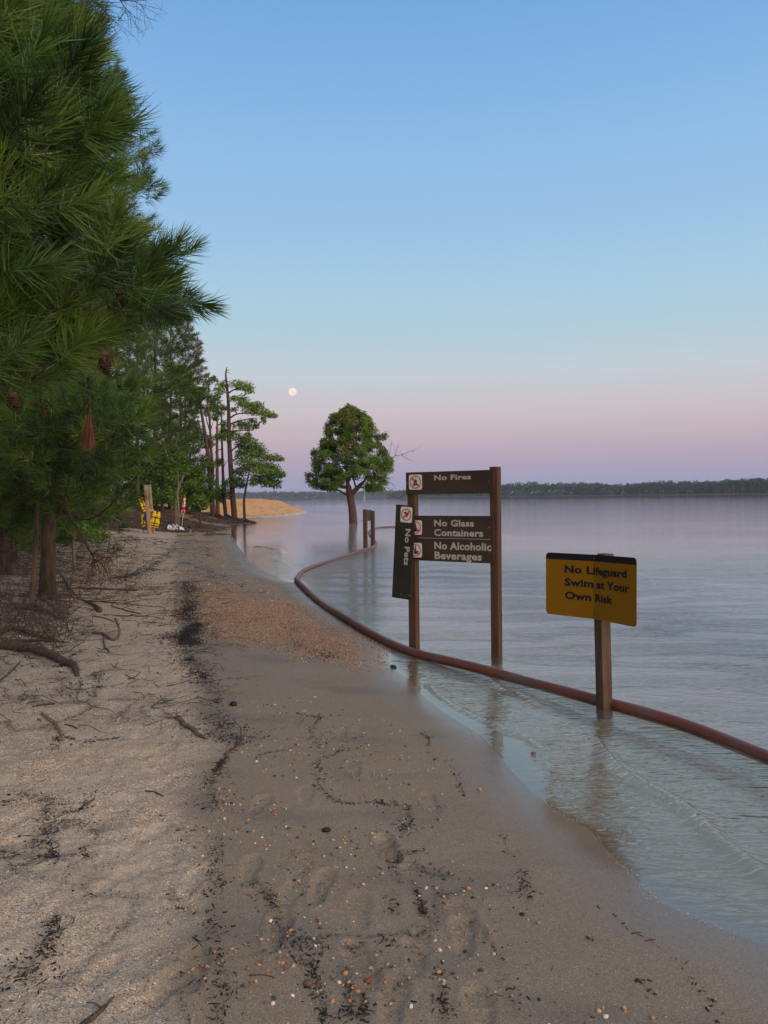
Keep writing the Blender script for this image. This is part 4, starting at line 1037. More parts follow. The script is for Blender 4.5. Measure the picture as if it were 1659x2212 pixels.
# candle buds
mb_ = None
for x_, y_, x2, y2, D_ in ((165,128,169,98,4.6),(118,165,123,150,4.0),(148,150,151,140,4.1),(46,195,45,175,4.0)):
    mb = MB(); mb.tube([P(x_, y_, D_), P((x_+x2)/2, (y_+y2)/2, D_), P(x2, y2, D_)], [.010, .011, .004], 7, wob=.2); child(mb.build('candle_bud', plain('orange_bud', (.36,.15,.05), .7)), rootA)
M_cone = bark_mat('cone_scales', (.025,.016,.011), (.085,.055,.036), (40, 40, 40))
def cone(px_, py_, D_, parent, L_=.085):
    mb = MB(); c = P(px_, py_, D_); a_ = Vector((.25, .1, -1)).normalized(); x_ = a_.orthogonal().normalized(); y_ = a_.cross(x_)
    mb.tube([c-a_*L_*.5, c, c+a_*L_*.5], [L_*.2, L_*.28, L_*.05], 8)
    for k in range(70):
        u = (k+.5)/70; th = k*2.399; rad = L_*.40*math.sin(math.pi*(.12+.86*u))**.7
        o_ = x_*math.cos(th)+y_*math.sin(th); tn = a_.cross(o_); q = c+a_*L_*(u-.5)
        tip = q+o_*rad+a_*L_*.06; bs_ = q+o_*rad*.4
        mb.add([bs_-tn*L_*.03, bs_+tn*L_*.03, tip+tn*L_*.075-a_*.0, tip+o_*L_*.02+a_*L_*.05, tip-tn*L_*.075], [(0, 1, 2, 3, 4)])
    mb.tube([c-a_*L_*.5, c-a_*L_*.8], [.004, .004], 5)
    return child(mb.build('pine_cone', M_cone), parent)
for q in ((33,870,3.3),(226,790,3.9),(36,782,3.7),(161,640,4.2),(262,646,4.6)): cone(*q, rootA)
def dead_bunch(px0, py0, px1, py1, D_, wpx, parent, n=170):
    a_ = P(px0, py0, D_); b_ = P(px1, py1, D_); r_ = np.random.default_rng(int(px0)); L_ = (b_-a_).length; wv = wpx/FPX*D_; V = []; F = []
    for i in range(n):
        th = r_.random()*6.28; rr = math.sqrt(r_.random()); s0 = a_+(b_-a_)*r_.uniform(0, .25)+Vector((math.cos(th), math.sin(th), 0))*rr*wv*.12
        e = a_+(b_-a_)*r_.uniform(.7, 1.03)+Vector((math.cos(th), math.sin(th), 0))*rr*wv*.55; sd_ = Vector((r_.normal(), r_.normal(), .1)).normalized()*.0022
        k = len(V); V += [s0-sd_, s0+sd_, e]; F.append((k, k+1, k+2))
    me = np_mesh('dead_needle_bunch', V, F, [M_dead], attrs=dict(tint=np.repeat(r_.random(n), 3))); child(link('dead_needle_bunch', me), parent)
    mb = MB(); mb.tube([a_+Vector((0, 0, .12)), a_, a_+(b_-a_)*.35], [.005, .006, .003], 5); child(mb.build('dead_twig', M_twig), parent)
dead_bunch(194,893,189,978,3.9,34,rootA,260); dead_bunch(88,872,98,905,4.9,12,rootA,70)

# ---------- second tier pines behind it
boundB = ([-200,120,180,240,300,320,400,480,500,560,640,700,740,780,830,870,920,960,1000,1030,1060,1090,1120,1200,1260,2000],
          [180,225,250,285,328,336,333,331,333,335,325,365,365,350,330,320,300,330,385,380,330,270,220,170,140,120])
def base_at(px_, py_): g = G(px_, py_); return (g.x, g.y, g.z)
bB = base_at(101, 1291)
prB = lambda u: .95 if u < .6 else (1-u)**.7*1.7+.1
rx_ = np.random.default_rng(8)
def ext(n, x0, x1, y0, y1, d0, d1): return [(min(rx_.uniform(x0, x1), np.interp(yy, *boundB)-45), yy, rx_.uniform(d0, d1)) for yy in rx_.uniform(y0, y1, n)]
pB = pine('tall pine with thick trunk behind the foreground branches at the left', bB, 9.2, 2.5, 90, .105, .25, T_mid, M_needle, M_bark_dark, (.35, 0, 0), boundB, 9, 1.0, .5, seed=21, rootsn=7, prof=prB, extra=ext(30, -20, 370, 830, 1030, 7.2, 10.5))
bC = base_at(66, 1312)
pC = pine('thin crooked pine sapling trunk left of the tall pine, bare below', bC, 3.2, .8, 7, .045, .72, T_mid, M_needle, M_bark, (.22, 0, 0), boundB, 4, .9, .4, seed=22)
for k, (px_, py_, h_, rd, r0_, sd_, lb) in enumerate([
    (6, 1240, 8, 2.4, .12, 23, 'dark pine at the left edge beside fallen branches'),
    (-70, 1200, 9, 2.6, .13, 24, 'dark pine mostly cut off by the left edge'),
    (40, 1165, 9, 2.6, .12, 25, 'pine in the second row between the dark edge pine and the tall pine'),
    (150, 1142, 8, 2.3, .10, 26, 'low branched pine behind the tall pine'),
    (-10, 1130, 12, 3, .16, 29, 'tall pine in deep shade far left in the grove')]):
    pine(lb, base_at(px_, py_), h_, rd, 70, r0_, .24, T_mid if k < 3 else T_far, M_needle if k < 3 else M_needle_far, M_bark_dark, (.1, 0, 0), boundB, 8, 1.05, .5, seed=sd_, prof=prB, extra=ext(26, -60, 180, 900, 1070, 9, 13) if k < 2 else ext(12, 20, 300, 900, 1080, 12, 18))
ro_ = np.random.default_rng(33)
for k, (px_, py_, h_, lb) in enumerate([(28,1215,6,'slim dark trunk right of the edge pine'),(52,1190,6,'slim dark trunk in the shade behind the thin sapling'),(82,1170,7,'slim dark trunk just left of the tall pine in the second row'),(128,1165,6,'slim dark trunk just right of the tall pine'),(176,1150,5,'slim grey trunk behind the leafy shrub'),(188,1135,7,'slim dark trunk left of the thick pale trunk'),(14,1180,7,'slim dark trunk second from the left edge'),(232,1120,8,'slim trunk between the thick pale trunk and its neighbour')]):
    pine(lb, base_at(px_, py_), h_, 1.5, 18, .045, .55, T_far, M_needle_far, M_bark_dark, (ro_.normal()*.3, 0, 0), boundB, 5, 1.0, .45, seed=140+k, name='slim_tree')
# ---------- grove further along the shore
boundF = ([-200,600,700,720,745,775,800,830,850,900,950,1000,1070,1100,2000], [385,395,398,418,440,436,452,458,440,432,430,440,452,440,400])
for k, (px_, py_, h_, rd, r0_, z0_, lb, tm, ru) in enumerate([
    (213, 1112, 15, 3.0, .24, .42, 'mature pine with thick pale trunk in the grove left of the life jacket station', (.45, .18), 6),
    (253, 1108, 13, 2.4, .17, .45, 'slimmer pine standing right of the thick pale trunk', (.45, .18), 6),
    (297, 1104, 13, 2.6, .15, .35, 'dark pine just behind the life jacket station', (.4, .18), 5),
    (335, 1103, 13, 2.8, .16, .30, 'dense pine above the shaded bank right of the station', (.35, .15), 5),
    (368, 1101, 12, 3.0, .14, .20, 'dark layered pine above the closed umbrella', (.25, .12), 5),
    (402, 1102, 13.5, 3.2, .17, .42, 'pine with browning upper branches at the end of the grove', (.90, .09), 5),
    (175, 1118, 13, 2.6, .15, .3, 'pine in the middle of the grove behind the tall near pine', (.4, .18), 0),
    (110, 1120, 14, 2.8, .15, .25, 'shaded pine deep in the grove at the left', (.4, .15), 0),
    (60, 1122, 14, 2.8, .15, .2, 'pine deep in the grove behind the thin crooked sapling', (.4, .15), 0)]):
    b_ = base_at(px_, py_); pp_ = (lambda u: .85*(1-(max(u-.5, 0)*1.6)**2)+.12)
    pine(lb, b_, h_*(b_[1]/ {0:27,1:30,2:33,3:38,4:40,5:44,6:25,7:22,8:20}[k])**.35, rd, 48 if k in (3, 4) else 62, r0_*.85, z0_*.8, T_far if k < 3 or k > 5 else T_vfar, M_needle_far, M_bark_light if k in (0,) else M_bark, (.2, 0, 0), boundF, 9, 1.0, .8, seed=40+k, rootsn=ru, tmu=tm, prof=pp_)

# ---------- broadleaf trees: branches carry pads of leaves
def leaf_template(star=False):
    if not star:
        V = np.array([(0, 0, 0), (.5, .18, .06), (.55, -.2, .05), (1, 0, -.08), (.3, .48, -.05), (.3, -.48, -.05)]); return V, np.array([(0, 2, 3), (0, 3, 1), (0, 1, 4), (0, 5, 2)])
    V = [(.30, 0, 0)]; n = 5
    for i in range(2*n+1):
        a_ = R(-125+250*i/(2*n)); rr = .32 if i % 2 == 0 else .72
        V.append((.3+rr*math.cos(a_), rr*math.sin(a_), -.12*rr))
    return np.array(V), np.array([(0, i, i+1) for i in range(1, 2*n+1)])
TL = [leaf_template()]; TLs = [leaf_template(True)]
def pad_leaves(c, rx, ry, rz, n, r, tint, size=.14):
    a_ = r.normal(size=(n, 3)); a_ /= np.linalg.norm(a_, axis=1, keepdims=True); a_ *= (r.random(n)**.5*1.28)[:, None]
    p_ = np.array(c)+a_*np.array([rx, ry, rz])
    p_[:, 2] -= .25*rz*(a_[:, 0]**2+a_[:, 1]**2)
    d = a_*np.array([1, 1, .4])+r.normal(size=(n, 3))*.55+np.array([0, 0, -.1])
    return p_, d, size*r.uniform(.6, 1.15, n), np.clip(r.normal(tint, .12, n), 0, 1)
def broadleaf(label, skel, pads, D_, r0, cat='tree', seed=1, bmat=None, size=.14, dens=1., name='broadleaf_tree', bare=(), baseloc=None, radii=None, depthj=.7, extra_roots=0, leafT=TL):
    """skel: list of pixel polylines (first = trunk, others start on it); pads: (px,py,wpx,hpx,tint[,ddepth])"""
    r = np.random.default_rng(seed); k = D_/FPX
    paths = []
    for i, pl in enumerate(skel):
        q = []
        for j, a_ in enumerate(pl): q.append(P(a_[0], a_[1], D_+(a_[2] if len(a_) > 2 else 0)))
        paths.append(smooth_path(q, 5) if len(q) > 2 else smooth_path([q[0], (q[0]+q[-1])/2, q[-1]], 4))
    base = paths[0][0].copy(); g = max(ground(base.x, base.y), 0) if baseloc is None else baseloc
    root = thing(name, label, cat, loc=(base.x, base.y, g))
    paths[0] = [Vector((base.x, base.y, min(base.z, g)-.4))]+paths[0]
    mb = MB()
    for i, q in enumerate(paths):
        ra = radii[i] if radii else (r0 if i == 0 else r0*.5)
        mb.tube(q, [ra*(1-.93*(j/(len(q)-1))**.6 if name == 'lone_tree' and j > len(q)*.45 else 1-.85*(j/(len(q)-1))**1.2) for j in range(len(q))], 9 if i == 0 else 6)
    nodes = [(p_, .03) for q in paths for p_ in q[2:]]
    PP, DD_, SS, TT = [], [], [], []
    for pd in pads:
        x_, y_, w_, h_, ti = pd[:5]; dd = pd[5] if len(pd) > 5 else r.uniform(-depthj, depthj)
        c = P(x_, y_, D_+dd); rx, rz = w_*k/2*1.12, h_*k/2*1.2; ry = max(rx*.8, .3)
        nn = min(nodes, key=lambda n_: (n_[0]-c).length+(.9 if n_[0].z > c.z+.1 else 0))[0]
        m_ = (nn+c)/2+Vector((0, 0, .12*(c-nn).length*r.uniform(-.6, .9))); L_ = (c-nn).length
        q = smooth_path([nn, m_, c], 4); mb.tube(q, [max(.012, min(.05, .035*L_))*(1-.7*j/(len(q)-1)) for j in range(len(q))], 5)
        for _ in range(max(2, int(rx*5))):
            th = r.random()*6.28; e = c+Vector((math.cos(th)*rx*.8, math.sin(th)*ry*.8, r.uniform(-.4, .6)*rz)); mb.tube([c, e], [.010, .005], 3, cap=False)
        if name == 'lone_tree': ti = float(np.clip(ti+r.normal()*.16, 0, .78)) if ti < .78 else ti
        n = int(dens*rx*(rz+.12)*2100*(.14/size)**2*.5)+14
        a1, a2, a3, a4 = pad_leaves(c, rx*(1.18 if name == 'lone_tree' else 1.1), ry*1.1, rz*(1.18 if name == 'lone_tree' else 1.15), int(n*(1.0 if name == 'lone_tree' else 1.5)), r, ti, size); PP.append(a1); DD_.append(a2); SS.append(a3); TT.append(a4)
    child(mb.build('trunk', bmat or M_bark, smooth=True), root)
    for bgrp in ([p_ for p_ in bare if p_[0][1] < 1015], [p_ for p_ in bare if p_[0][1] >= 1015]):
      if bgrp:
        m2 = MB()
        for pl in bgrp:
            q = [P(a_[0], a_[1], D_) for a_ in pl]; q = smooth_path(q, 3) if len(q) > 2 else q; m2.tube(q, [.022*(1-.75*j/(len(q)-1)) for j in range(len(q))], 4)
            L_ = len(q)
            for j in range(2, L_):
                if r.random() < .75:
                    dd = Vector((r.normal()*.8, r.normal()*.4, r.normal()*.7)).normalized(); m2.tube([q[j], q[j]+dd*.22, q[j]+dd*.40+Vector((r.normal()*.06, 0, r.normal()*.06))], [.010, .007, .004], 3, cap=False)
        child(m2.build('bare_branches', M_bark_light), root)
    if extra_roots:
        m3 = MB()
        for kx in range(extra_roots):
            a_ = r.random()*6.28; q = Vector((base.x, base.y, 0)); path = []; st_ = r.uniform(.18, .4); ln_ = r.integers(6, 12)
            for j in range(ln_):
                if ground(q.x, q.y) < .04 and len(path) > 2: break
                path.append(Vector((q.x, q.y, max(ground(q.x, q.y), -.02)+r.uniform(-.02, .14)+max(0, .2-.08*j)))); a_ += r.normal()*.4; q = q+Vector((math.cos(a_), math.sin(a_), 0))*st_
            m3.tube(path, [.085*(1-.75*j/(ln_-1)) for j in range(len(path))], 5, wob=.15)
        child(m3.build('roots', M_root, smooth=True), root)
    if PP:
        V, F, A_ = instance(leafT, np.concatenate(PP), np.concatenate(DD_), np.concatenate(SS), np.concatenate(TT), r)
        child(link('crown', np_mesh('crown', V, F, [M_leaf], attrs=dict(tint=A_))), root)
    return root
def gp(x, y): return (329+.1984*x, 702+.1984*y)       # crop of the grove -> picture px
def pads_of(l): return [(*gp(x, y), w*.1984, h*.1984, t_) for x, y, w, h, t_ in l]
bE = lambda px_: None
DG = G(503, 1118).y; DG = min(max(DG, 42), 54)
broadleaf('tall broadleaf tree with bare snag top and tiered leaves reaching over the water', 
  [[gp(895,2095), gp(870,1800), gp(848,1450), gp(835,1200), gp(830,900), gp(815,680), gp(800,540), gp(812,460)], [gp(850,1380), gp(920,1330), gp(1010,1310)], [gp(848,1010), gp(920,970), gp(1020,960), gp(1120,960)], [gp(848,1080), gp(930,1050), gp(1060,1020), gp(1180,1015)],
   [gp(855,1160), gp(960,1150), gp(1090,1150)], [gp(860,1480), gp(960,1450), gp(1120,1500), gp(1250,1520)], [gp(870,1620), gp(960,1560), gp(1100,1600), gp(1280,1620)], [gp(830,740), gp(900,700), gp(980,690)], [gp(810,500), gp(848,486)], [gp(812,512), gp(865,532)], [gp(822,620), gp(925,592)], [gp(820,610), gp(775,605)]],
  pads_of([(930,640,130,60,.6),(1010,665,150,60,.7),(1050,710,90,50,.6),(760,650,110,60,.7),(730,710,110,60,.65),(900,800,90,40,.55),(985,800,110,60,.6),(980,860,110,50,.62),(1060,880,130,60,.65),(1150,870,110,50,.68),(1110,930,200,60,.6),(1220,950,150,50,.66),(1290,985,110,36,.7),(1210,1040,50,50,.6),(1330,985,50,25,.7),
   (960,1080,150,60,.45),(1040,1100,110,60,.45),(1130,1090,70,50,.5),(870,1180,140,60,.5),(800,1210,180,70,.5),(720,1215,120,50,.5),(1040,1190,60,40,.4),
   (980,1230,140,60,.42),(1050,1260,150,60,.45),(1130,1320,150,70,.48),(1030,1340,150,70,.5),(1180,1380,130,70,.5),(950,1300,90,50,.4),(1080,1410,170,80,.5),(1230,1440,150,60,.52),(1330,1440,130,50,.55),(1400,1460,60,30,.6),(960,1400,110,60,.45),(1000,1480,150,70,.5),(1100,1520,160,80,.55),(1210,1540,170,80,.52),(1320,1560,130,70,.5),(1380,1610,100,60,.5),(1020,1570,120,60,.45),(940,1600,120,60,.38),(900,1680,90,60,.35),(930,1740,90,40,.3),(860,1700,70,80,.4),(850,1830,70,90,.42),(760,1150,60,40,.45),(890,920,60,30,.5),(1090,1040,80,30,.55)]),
  DG, .30, seed=61, bmat=M_bark, extra_roots=12, depthj=1.1,
  radii=[.21]+[.06]*7+[.025]*4)
broadleaf('straight slim tree whose broken top ends below the snag', [[gp(800,2090), gp(780,1850), gp(765,1500), gp(755,1150), gp(748,840)], [gp(770,1560), gp(800,1500), gp(840,1450)], [gp(760,1350), gp(700,1370), gp(660,1420)]],
  pads_of([(690,790,100,60,.6),(650,830,100,60,.55),(700,880,110,60,.5),(640,900,90,50,.5),(780,900,60,40,.5),(720,960,100,50,.45),(680,1010,70,40,.4),(780,1080,60,60,.45),(790,1160,60,50,.5),(740,1480,60,50,.35),(700,1500,80,50,.4),(770,1790,110,70,.45),(720,1850,130,70,.45),(690,1800,90,60,.4),(790,1720,60,60,.4),(760,1900,60,50,.4)]), DG+.8, .20, seed=62, extra_roots=8, radii=[.15,.04,.04])
broadleaf('leaning slim tree left of the broken top with leaves halfway up', [[gp(665,2085), gp(640,1800), gp(605,1400), gp(560,1100), gp(520,870), gp(500,740)], [gp(590,1300), gp(640,1240), gp(690,1220)], [gp(640,1820), gp(660,1600), gp(640,1350), gp(625,1050), gp(605,880), gp(615,640), gp(612,540)], [gp(625,1150), gp(580,980), gp(585,850)], [gp(640,1130), gp(665,1040)]],
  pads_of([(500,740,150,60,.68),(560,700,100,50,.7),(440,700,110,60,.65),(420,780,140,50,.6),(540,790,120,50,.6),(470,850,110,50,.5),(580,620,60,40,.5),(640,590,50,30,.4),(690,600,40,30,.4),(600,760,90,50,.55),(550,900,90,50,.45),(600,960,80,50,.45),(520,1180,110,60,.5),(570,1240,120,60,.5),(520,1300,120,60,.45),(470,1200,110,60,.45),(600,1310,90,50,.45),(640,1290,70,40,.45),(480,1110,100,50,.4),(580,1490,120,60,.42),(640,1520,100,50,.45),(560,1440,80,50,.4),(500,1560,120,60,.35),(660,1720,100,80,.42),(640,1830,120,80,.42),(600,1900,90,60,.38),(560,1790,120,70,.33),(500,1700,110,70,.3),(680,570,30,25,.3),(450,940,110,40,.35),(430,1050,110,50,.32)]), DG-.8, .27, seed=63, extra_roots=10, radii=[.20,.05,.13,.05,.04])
broadleaf('dead reddish bare trunk between the slim trees', [[gp(712,2000), gp(708,1700), gp(705,1300), gp(708,1030), gp(705,850)], [gp(705,1090), gp(740,1080)], [gp(705,1150), gp(690,1100)]], [], DG+3, .16, seed=64, name='dead_tree', bmat=bark_mat('reddish_bark', (.16,.075,.05), (.30,.15,.11)))
broadleaf('small dark leaning tree at the tip of the shore carrying low leaves', [[gp(1005,2120), gp(1000,1900), gp(1030,1720), gp(1050,1620), gp(1068,1530)], [gp(1050,1630), gp(1150,1640), gp(1260,1650)], [gp(1045,1640), gp(960,1630), gp(900,1600)]],
  pads_of([(1180,1590,150,60,.5),(1250,1640,140,60,.5),(1300,1690,160,50,.48),(1350,1740,90,50,.42),(1260,1730,120,45,.42),(1180,1700,110,40,.4),(1120,1670,100,40,.4),(1390,1630,90,50,.5),(1300,1610,110,50,.5),(1100,1720,70,40,.35),(960,1680,100,50,.3),(900,1740,60,40,.3),(990,1740,70,40,.28)]), DG-2.5, .085, seed=65, bmat=M_bark_dark, extra_roots=9, radii=[.10,.04,.04])
broadleaf('yellow green broadleaf tree rising behind the grove below the browning pine', [[gp(330,2000), gp(320,1500), gp(310,1000), gp(300,620)], [gp(310,900), gp(380,760), gp(430,700)], [gp(320,1300), gp(420,1250), gp(480,1240)]],
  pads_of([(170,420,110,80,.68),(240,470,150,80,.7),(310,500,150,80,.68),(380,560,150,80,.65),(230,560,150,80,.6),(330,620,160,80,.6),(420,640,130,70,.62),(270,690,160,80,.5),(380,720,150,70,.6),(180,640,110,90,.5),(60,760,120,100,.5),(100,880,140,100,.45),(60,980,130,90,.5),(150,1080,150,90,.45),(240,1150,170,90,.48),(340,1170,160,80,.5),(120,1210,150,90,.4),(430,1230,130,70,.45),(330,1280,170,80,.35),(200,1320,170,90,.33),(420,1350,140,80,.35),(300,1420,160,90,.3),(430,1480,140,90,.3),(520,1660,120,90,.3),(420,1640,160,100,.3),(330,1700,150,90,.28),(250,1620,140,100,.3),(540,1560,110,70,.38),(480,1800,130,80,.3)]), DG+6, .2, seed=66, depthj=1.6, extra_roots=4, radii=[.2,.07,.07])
broadleaf('bent pale sapling leaning behind the closed umbrella', [[gp(250,1880), gp(290,1760), gp(340,1650), gp(370,1590)]], pads_of([(370,1560,120,60,.35),(300,1580,110,60,.35),(430,1720,100,50,.3),(200,1680,110,60,.3),(180,1760,100,60,.3)]), 38, .09, seed=67, bmat=M_bark_light)
broadleaf('thin dead forked sapling beside the umbrella', [[gp(285,1960), gp(275,1850), gp(285,1700), gp(275,1550)], [gp(278,1850), gp(240,1790)], [gp(280,1760), gp(310,1690)]], [], 36, .04, seed=68, bmat=M_bark_light, name='dead_sapling')
broadleaf('low green bush in the roots left of the umbrella', [[gp(210,1990), gp(200,1920), gp(190,1860)]], pads_of([(190,1840,130,70,.45),(140,1880,110,70,.4),(230,1900,90,60,.4),(60,1900,110,70,.4)]), 37, .05, seed=69, name='bush')
broadleaf('leafy bush growing under the slim trees above the clay bank', [[gp(520,2030), gp(510,1960), gp(500,1900)]], pads_of([(500,1900,130,80,.35),(430,1930,100,70,.3),(560,1960,100,60,.32),(480,1990,110,50,.3)]), 43, .05, seed=70, name='bush')
ru_ = np.random.default_rng(15)
for k, (x_, y_, D_, w_, h_, lb) in enumerate([(300,1098,50,150,120,'understory tree behind the life jacket station'),(395,1098,52,90,60,'understory tree left of the leaning slim tree'),(215,1100,44,150,110,'understory tree behind the thick pale trunk'),(100,1110,36,190,140,'understory tree deep in the shade at the left'),(350,1098,47,90,110,'taller understory tree between the dark layered pines')]):
    pds = [(x_+ru_.normal()*w_*.27, y_-18-ru_.random()*h_, ru_.uniform(22, 44), ru_.uniform(10, 20), float(np.clip(ru_.normal(.35, .1), 0, .7))) for _ in range(34)]
    broadleaf(lb, [[(x_, y_), (x_+4, y_-h_*.5), (x_-3, y_-h_*.95)]], pds, D_, .11, seed=80+k, depthj=2.2, name='understory_tree', bmat=M_bark_dark, size=.17)
# ---------- leafy sapling and shrub near the tall pine, sweetgum leaves in the upper left
def sc(x, y): return (.2315*x, 1042.3+.2315*y)
broadleaf('small leafy shrub right of the tall pine trunk', [[sc(690,650), sc(685,560), sc(700,480), sc(690,400)], [sc(690,540), sc(800,480), sc(900,480)], [sc(692,500), sc(620,450), sc(600,400)]],
  [(*sc(x, y), w*.2315, h*.2315, t_) for x, y, w, h, t_ in ((640,370,160,90,.45),(720,400,150,80,.5),(560,330,140,90,.4),(800,430,130,50,.45),(870,480,110,50,.45),(940,475,90,40,.5),(680,470,130,60,.4),(620,300,130,80,.35),(830,350,90,50,.4))], 15.5, .035, seed=71, size=.075, dens=.5, name='shrub', bmat=M_bark_light)
broadleaf('low grey twiggy shrub beside the dark edge pine', [[sc(150,470), sc(170,430), sc(200,400)]], [(*sc(x, y), w*.2315, h*.2315, t_) for x, y, w, h, t_ in ((160,440,170,70,.5),(250,450,120,60,.45),(90,430,110,60,.45))], 17, .03, seed=72, size=.08, dens=.5, name='shrub')
def uq(x, y): return (.1323*x, .1323*y)
broadleaf('young sweetgum with star leaves showing between the upper pine branches', [[(103,1180), (100,700), (82,300), (78,200)], [(80,260), (30,255), (5,250)], [(79,240), (95,250)]],
  [(*uq(x, y), w*.1323, h*.1323, t_) for x, y, w, h, t_ in ((60,950,300,170,.72),(240,1020,280,200,.75),(360,1080,220,200,.72),(560,920,240,170,.7),(640,1000,160,130,.68),(400,950,200,120,.7),(760,1120,120,140,.7),(120,1100,220,150,.6))], 12.2, .022, seed=73, size=.19, dens=.35, depthj=.25, leafT=TLs, name='sweetgum_sapling', baseloc=.6)
# ---------- lone tree standing in the lake
DL = 1.65*FPX/(1130.5-1074.4)
def l4(x, y): return ((1100+x/2.765)*.54862, (1560+y/2.765)*.54862)
oy = [125,160,220,300,380,450,520,600,660,720,800,850,900,960,1010,1060]
oxl = [735,670,560,530,490,450,450,360,340,350,370,280,300,330,450,600]
oxr = [790,870,960,1030,1050,1100,1120,1200,1220,1240,1230,1190,1180,1190,1130,1000]
r = np.random.default_rng(91); lp = []
for i in range(700):
    y = r.uniform(130, 1015); a_, b_ = np.interp(y, oy, oxl)+20, np.interp(y, oy, oxr)-20
    x = r.uniform(a_, b_)
    if 700 < x < 870 and y > 900: continue
    if y > 975 and 620 < x < 900: continue
    w = (b_-a_)/2*.198/FPX*DL; u = (x-(a_+b_)/2)/((b_-a_)/2+1e-6); dd = r.uniform(-1, 1)*w*math.sqrt(max(0, 1-u*u))
    ti = .42+.14*r.normal(); ti = min(ti, .74)
    if y < 330 and 600 < x < 870 and r.random() < .5: ti = .80+.08*r.random()
    elif r.random() < .05: ti = .88
    lp.append((*l4(x, y), r.uniform(7, 20), r.uniform(5, 14), ti, dd))
    if len(lp) >= 380: break
for x, y in ((310,850),(350,960),(400,950),(480,980),(540,1000),(590,1000),(340,860),(400,880),(690,160),(765,150),(760,200),(850,200),(945,240),(980,290),(370,610),(380,660),(1080,990),(1020,970),(960,985),(1140,450),(1150,420)):
    lp.append((*l4(x, y), 11, 8, .45 if y > 250 else .74, r.uniform(-.4, .4)))
lone = broadleaf('lone rounded tree with a reddish crown top standing in the lake', 
  [[l4(803,1385), l4(795,1250), l4(775,1130), l4(760,1040), l4(740,900), l4(730,700), l4(735,500), l4(745,300), l4(765,180)], [l4(745,1080), l4(690,1050), l4(630,1020), l4(560,1025), l4(470,1000)], [l4(735,995), l4(680,985), l4(620,930), l4(520,880), l4(400,860)],
   [l4(790,1060), l4(840,1010), l4(890,960), l4(950,900), l4(1050,860), l4(1150,800)], [l4(840,1010), l4(815,930), l4(805,850), l4(850,700), l4(900,500)], [l4(880,990), l4(960,1005), l4(1030,990)], [l4(735,800), l4(650,650), l4(560,500)], [l4(735,750), l4(850,550), l4(950,380)], [l4(800,870), l4(740,900), l4(680,890)]],
  lp, DL, .34, seed=92, bmat=bark_mat('red_brown_bark', (.06,.032,.024), (.14,.075,.055)), size=.10, dens=1.15, name='lone_tree', baseloc=0.0,
  bare=[[l4(1190,690), l4(1260,650), l4(1330,640), l4(1400,610), l4(1500,570)], [l4(1330,640), l4(1400,690), l4(1460,700)], [l4(1260,650), l4(1275,590), l4(1300,540)], [l4(1200,640), l4(1210,560), l4(1230,500)], [l4(1100,990), l4(1180,1000), l4(1240,1030), l4(1265,1070)], [l4(1150,960), l4(1200,900), l4(1250,880)], [l4(1180,930), l4(1230,950), l4(1260,990)], [l4(1080,1010), l4(1110,1060), l4(1170,1095)], [l4(1140,480), l4(1150,430), l4(1155,395)]],
  radii=[.28,.09,.11,.17,.07,.06,.04,.05,.05])
mb = MB(); q = [P(*l4(925,985), DL-.6), P(*l4(927,1050), DL-.6), P(*l4(926,1100), DL-.6)]; mb.tube(q, .014, 4); mb.tube([P(*l4(926,1100), DL-.6), P(*l4(920,1150), DL-.6)], .012, 4); mb.tube([P(*l4(926,1100), DL-.6), P(*l4(934,1152), DL-.6)], .012, 4)
mb.tube([P(*l4(916,1108), DL-.6), P(*l4(937,1100), DL-.6)], .02, 5)
tag(mb.build('rope_swing', M_white), 'thin rope swing with knotted ends hanging under the lone tree', 'rope swing')
# ---------- bare twigs hanging in from the top
bt = thing('bare_tree', 'leafless tree whose thin twigs hang down from the top edge', 'tree', loc=(-5.2, 2.2, ground(-5.2, 2.2)))
mb = MB(); zt_ = P(135, -60, 4.2)
tr_ = [Vector((-5.2, 2.2, ground(-5.2, 2.2)-.2)), Vector((-5.0, 2.4, 3)), Vector((-4.6, 2.8, 6)), Vector((-3.9, 3.3, 7.4)), Vector((-2.9, 3.9, 6.3)), P(118, -140, 4.2), P(135, 0, 4.2)]
q = smooth_path(tr_, 6); mb.tube(q, [.11*(1-.95*i/len(q))+.004 for i in range(len(q))], 8); child(mb.build('trunk', M_bark_dark, smooth=True), bt)
mb = MB(); r = np.random.default_rng(31)
def bare_twig(pl, w, D_=4.2):
    q = smooth_path([P(x, y, D_+r.normal()*.02) for x, y in pl], 5); mb.tube(q, [w*(1-.7*i/len(q)) for i in range(len(q))], 5)
    for i in range(2, len(q)-1):
        if r.random() < .8:
            d0 = (q[i+1]-q[i]).normalized(); dd = (d0*.6+Vector((r.normal(), r.normal()*.4, r.normal()-.2)).normalized()*.8).normalized(); e = q[i]+dd*r.uniform(.05, .14); f_ = e+(dd+Vector((r.normal()*.4, 0, r.normal()*.4))).normalized()*.05
            mb.tube([q[i], e, f_], [w*.42, w*.3, w*.15], 4, cap=False)
            for _ in range(2):
                if r.random() < .6: mb.tube([e, e+Vector((r.normal(), r.normal()*.5, r.normal())).normalized()*.05], [w*.28, w*.15], 3, cap=False)
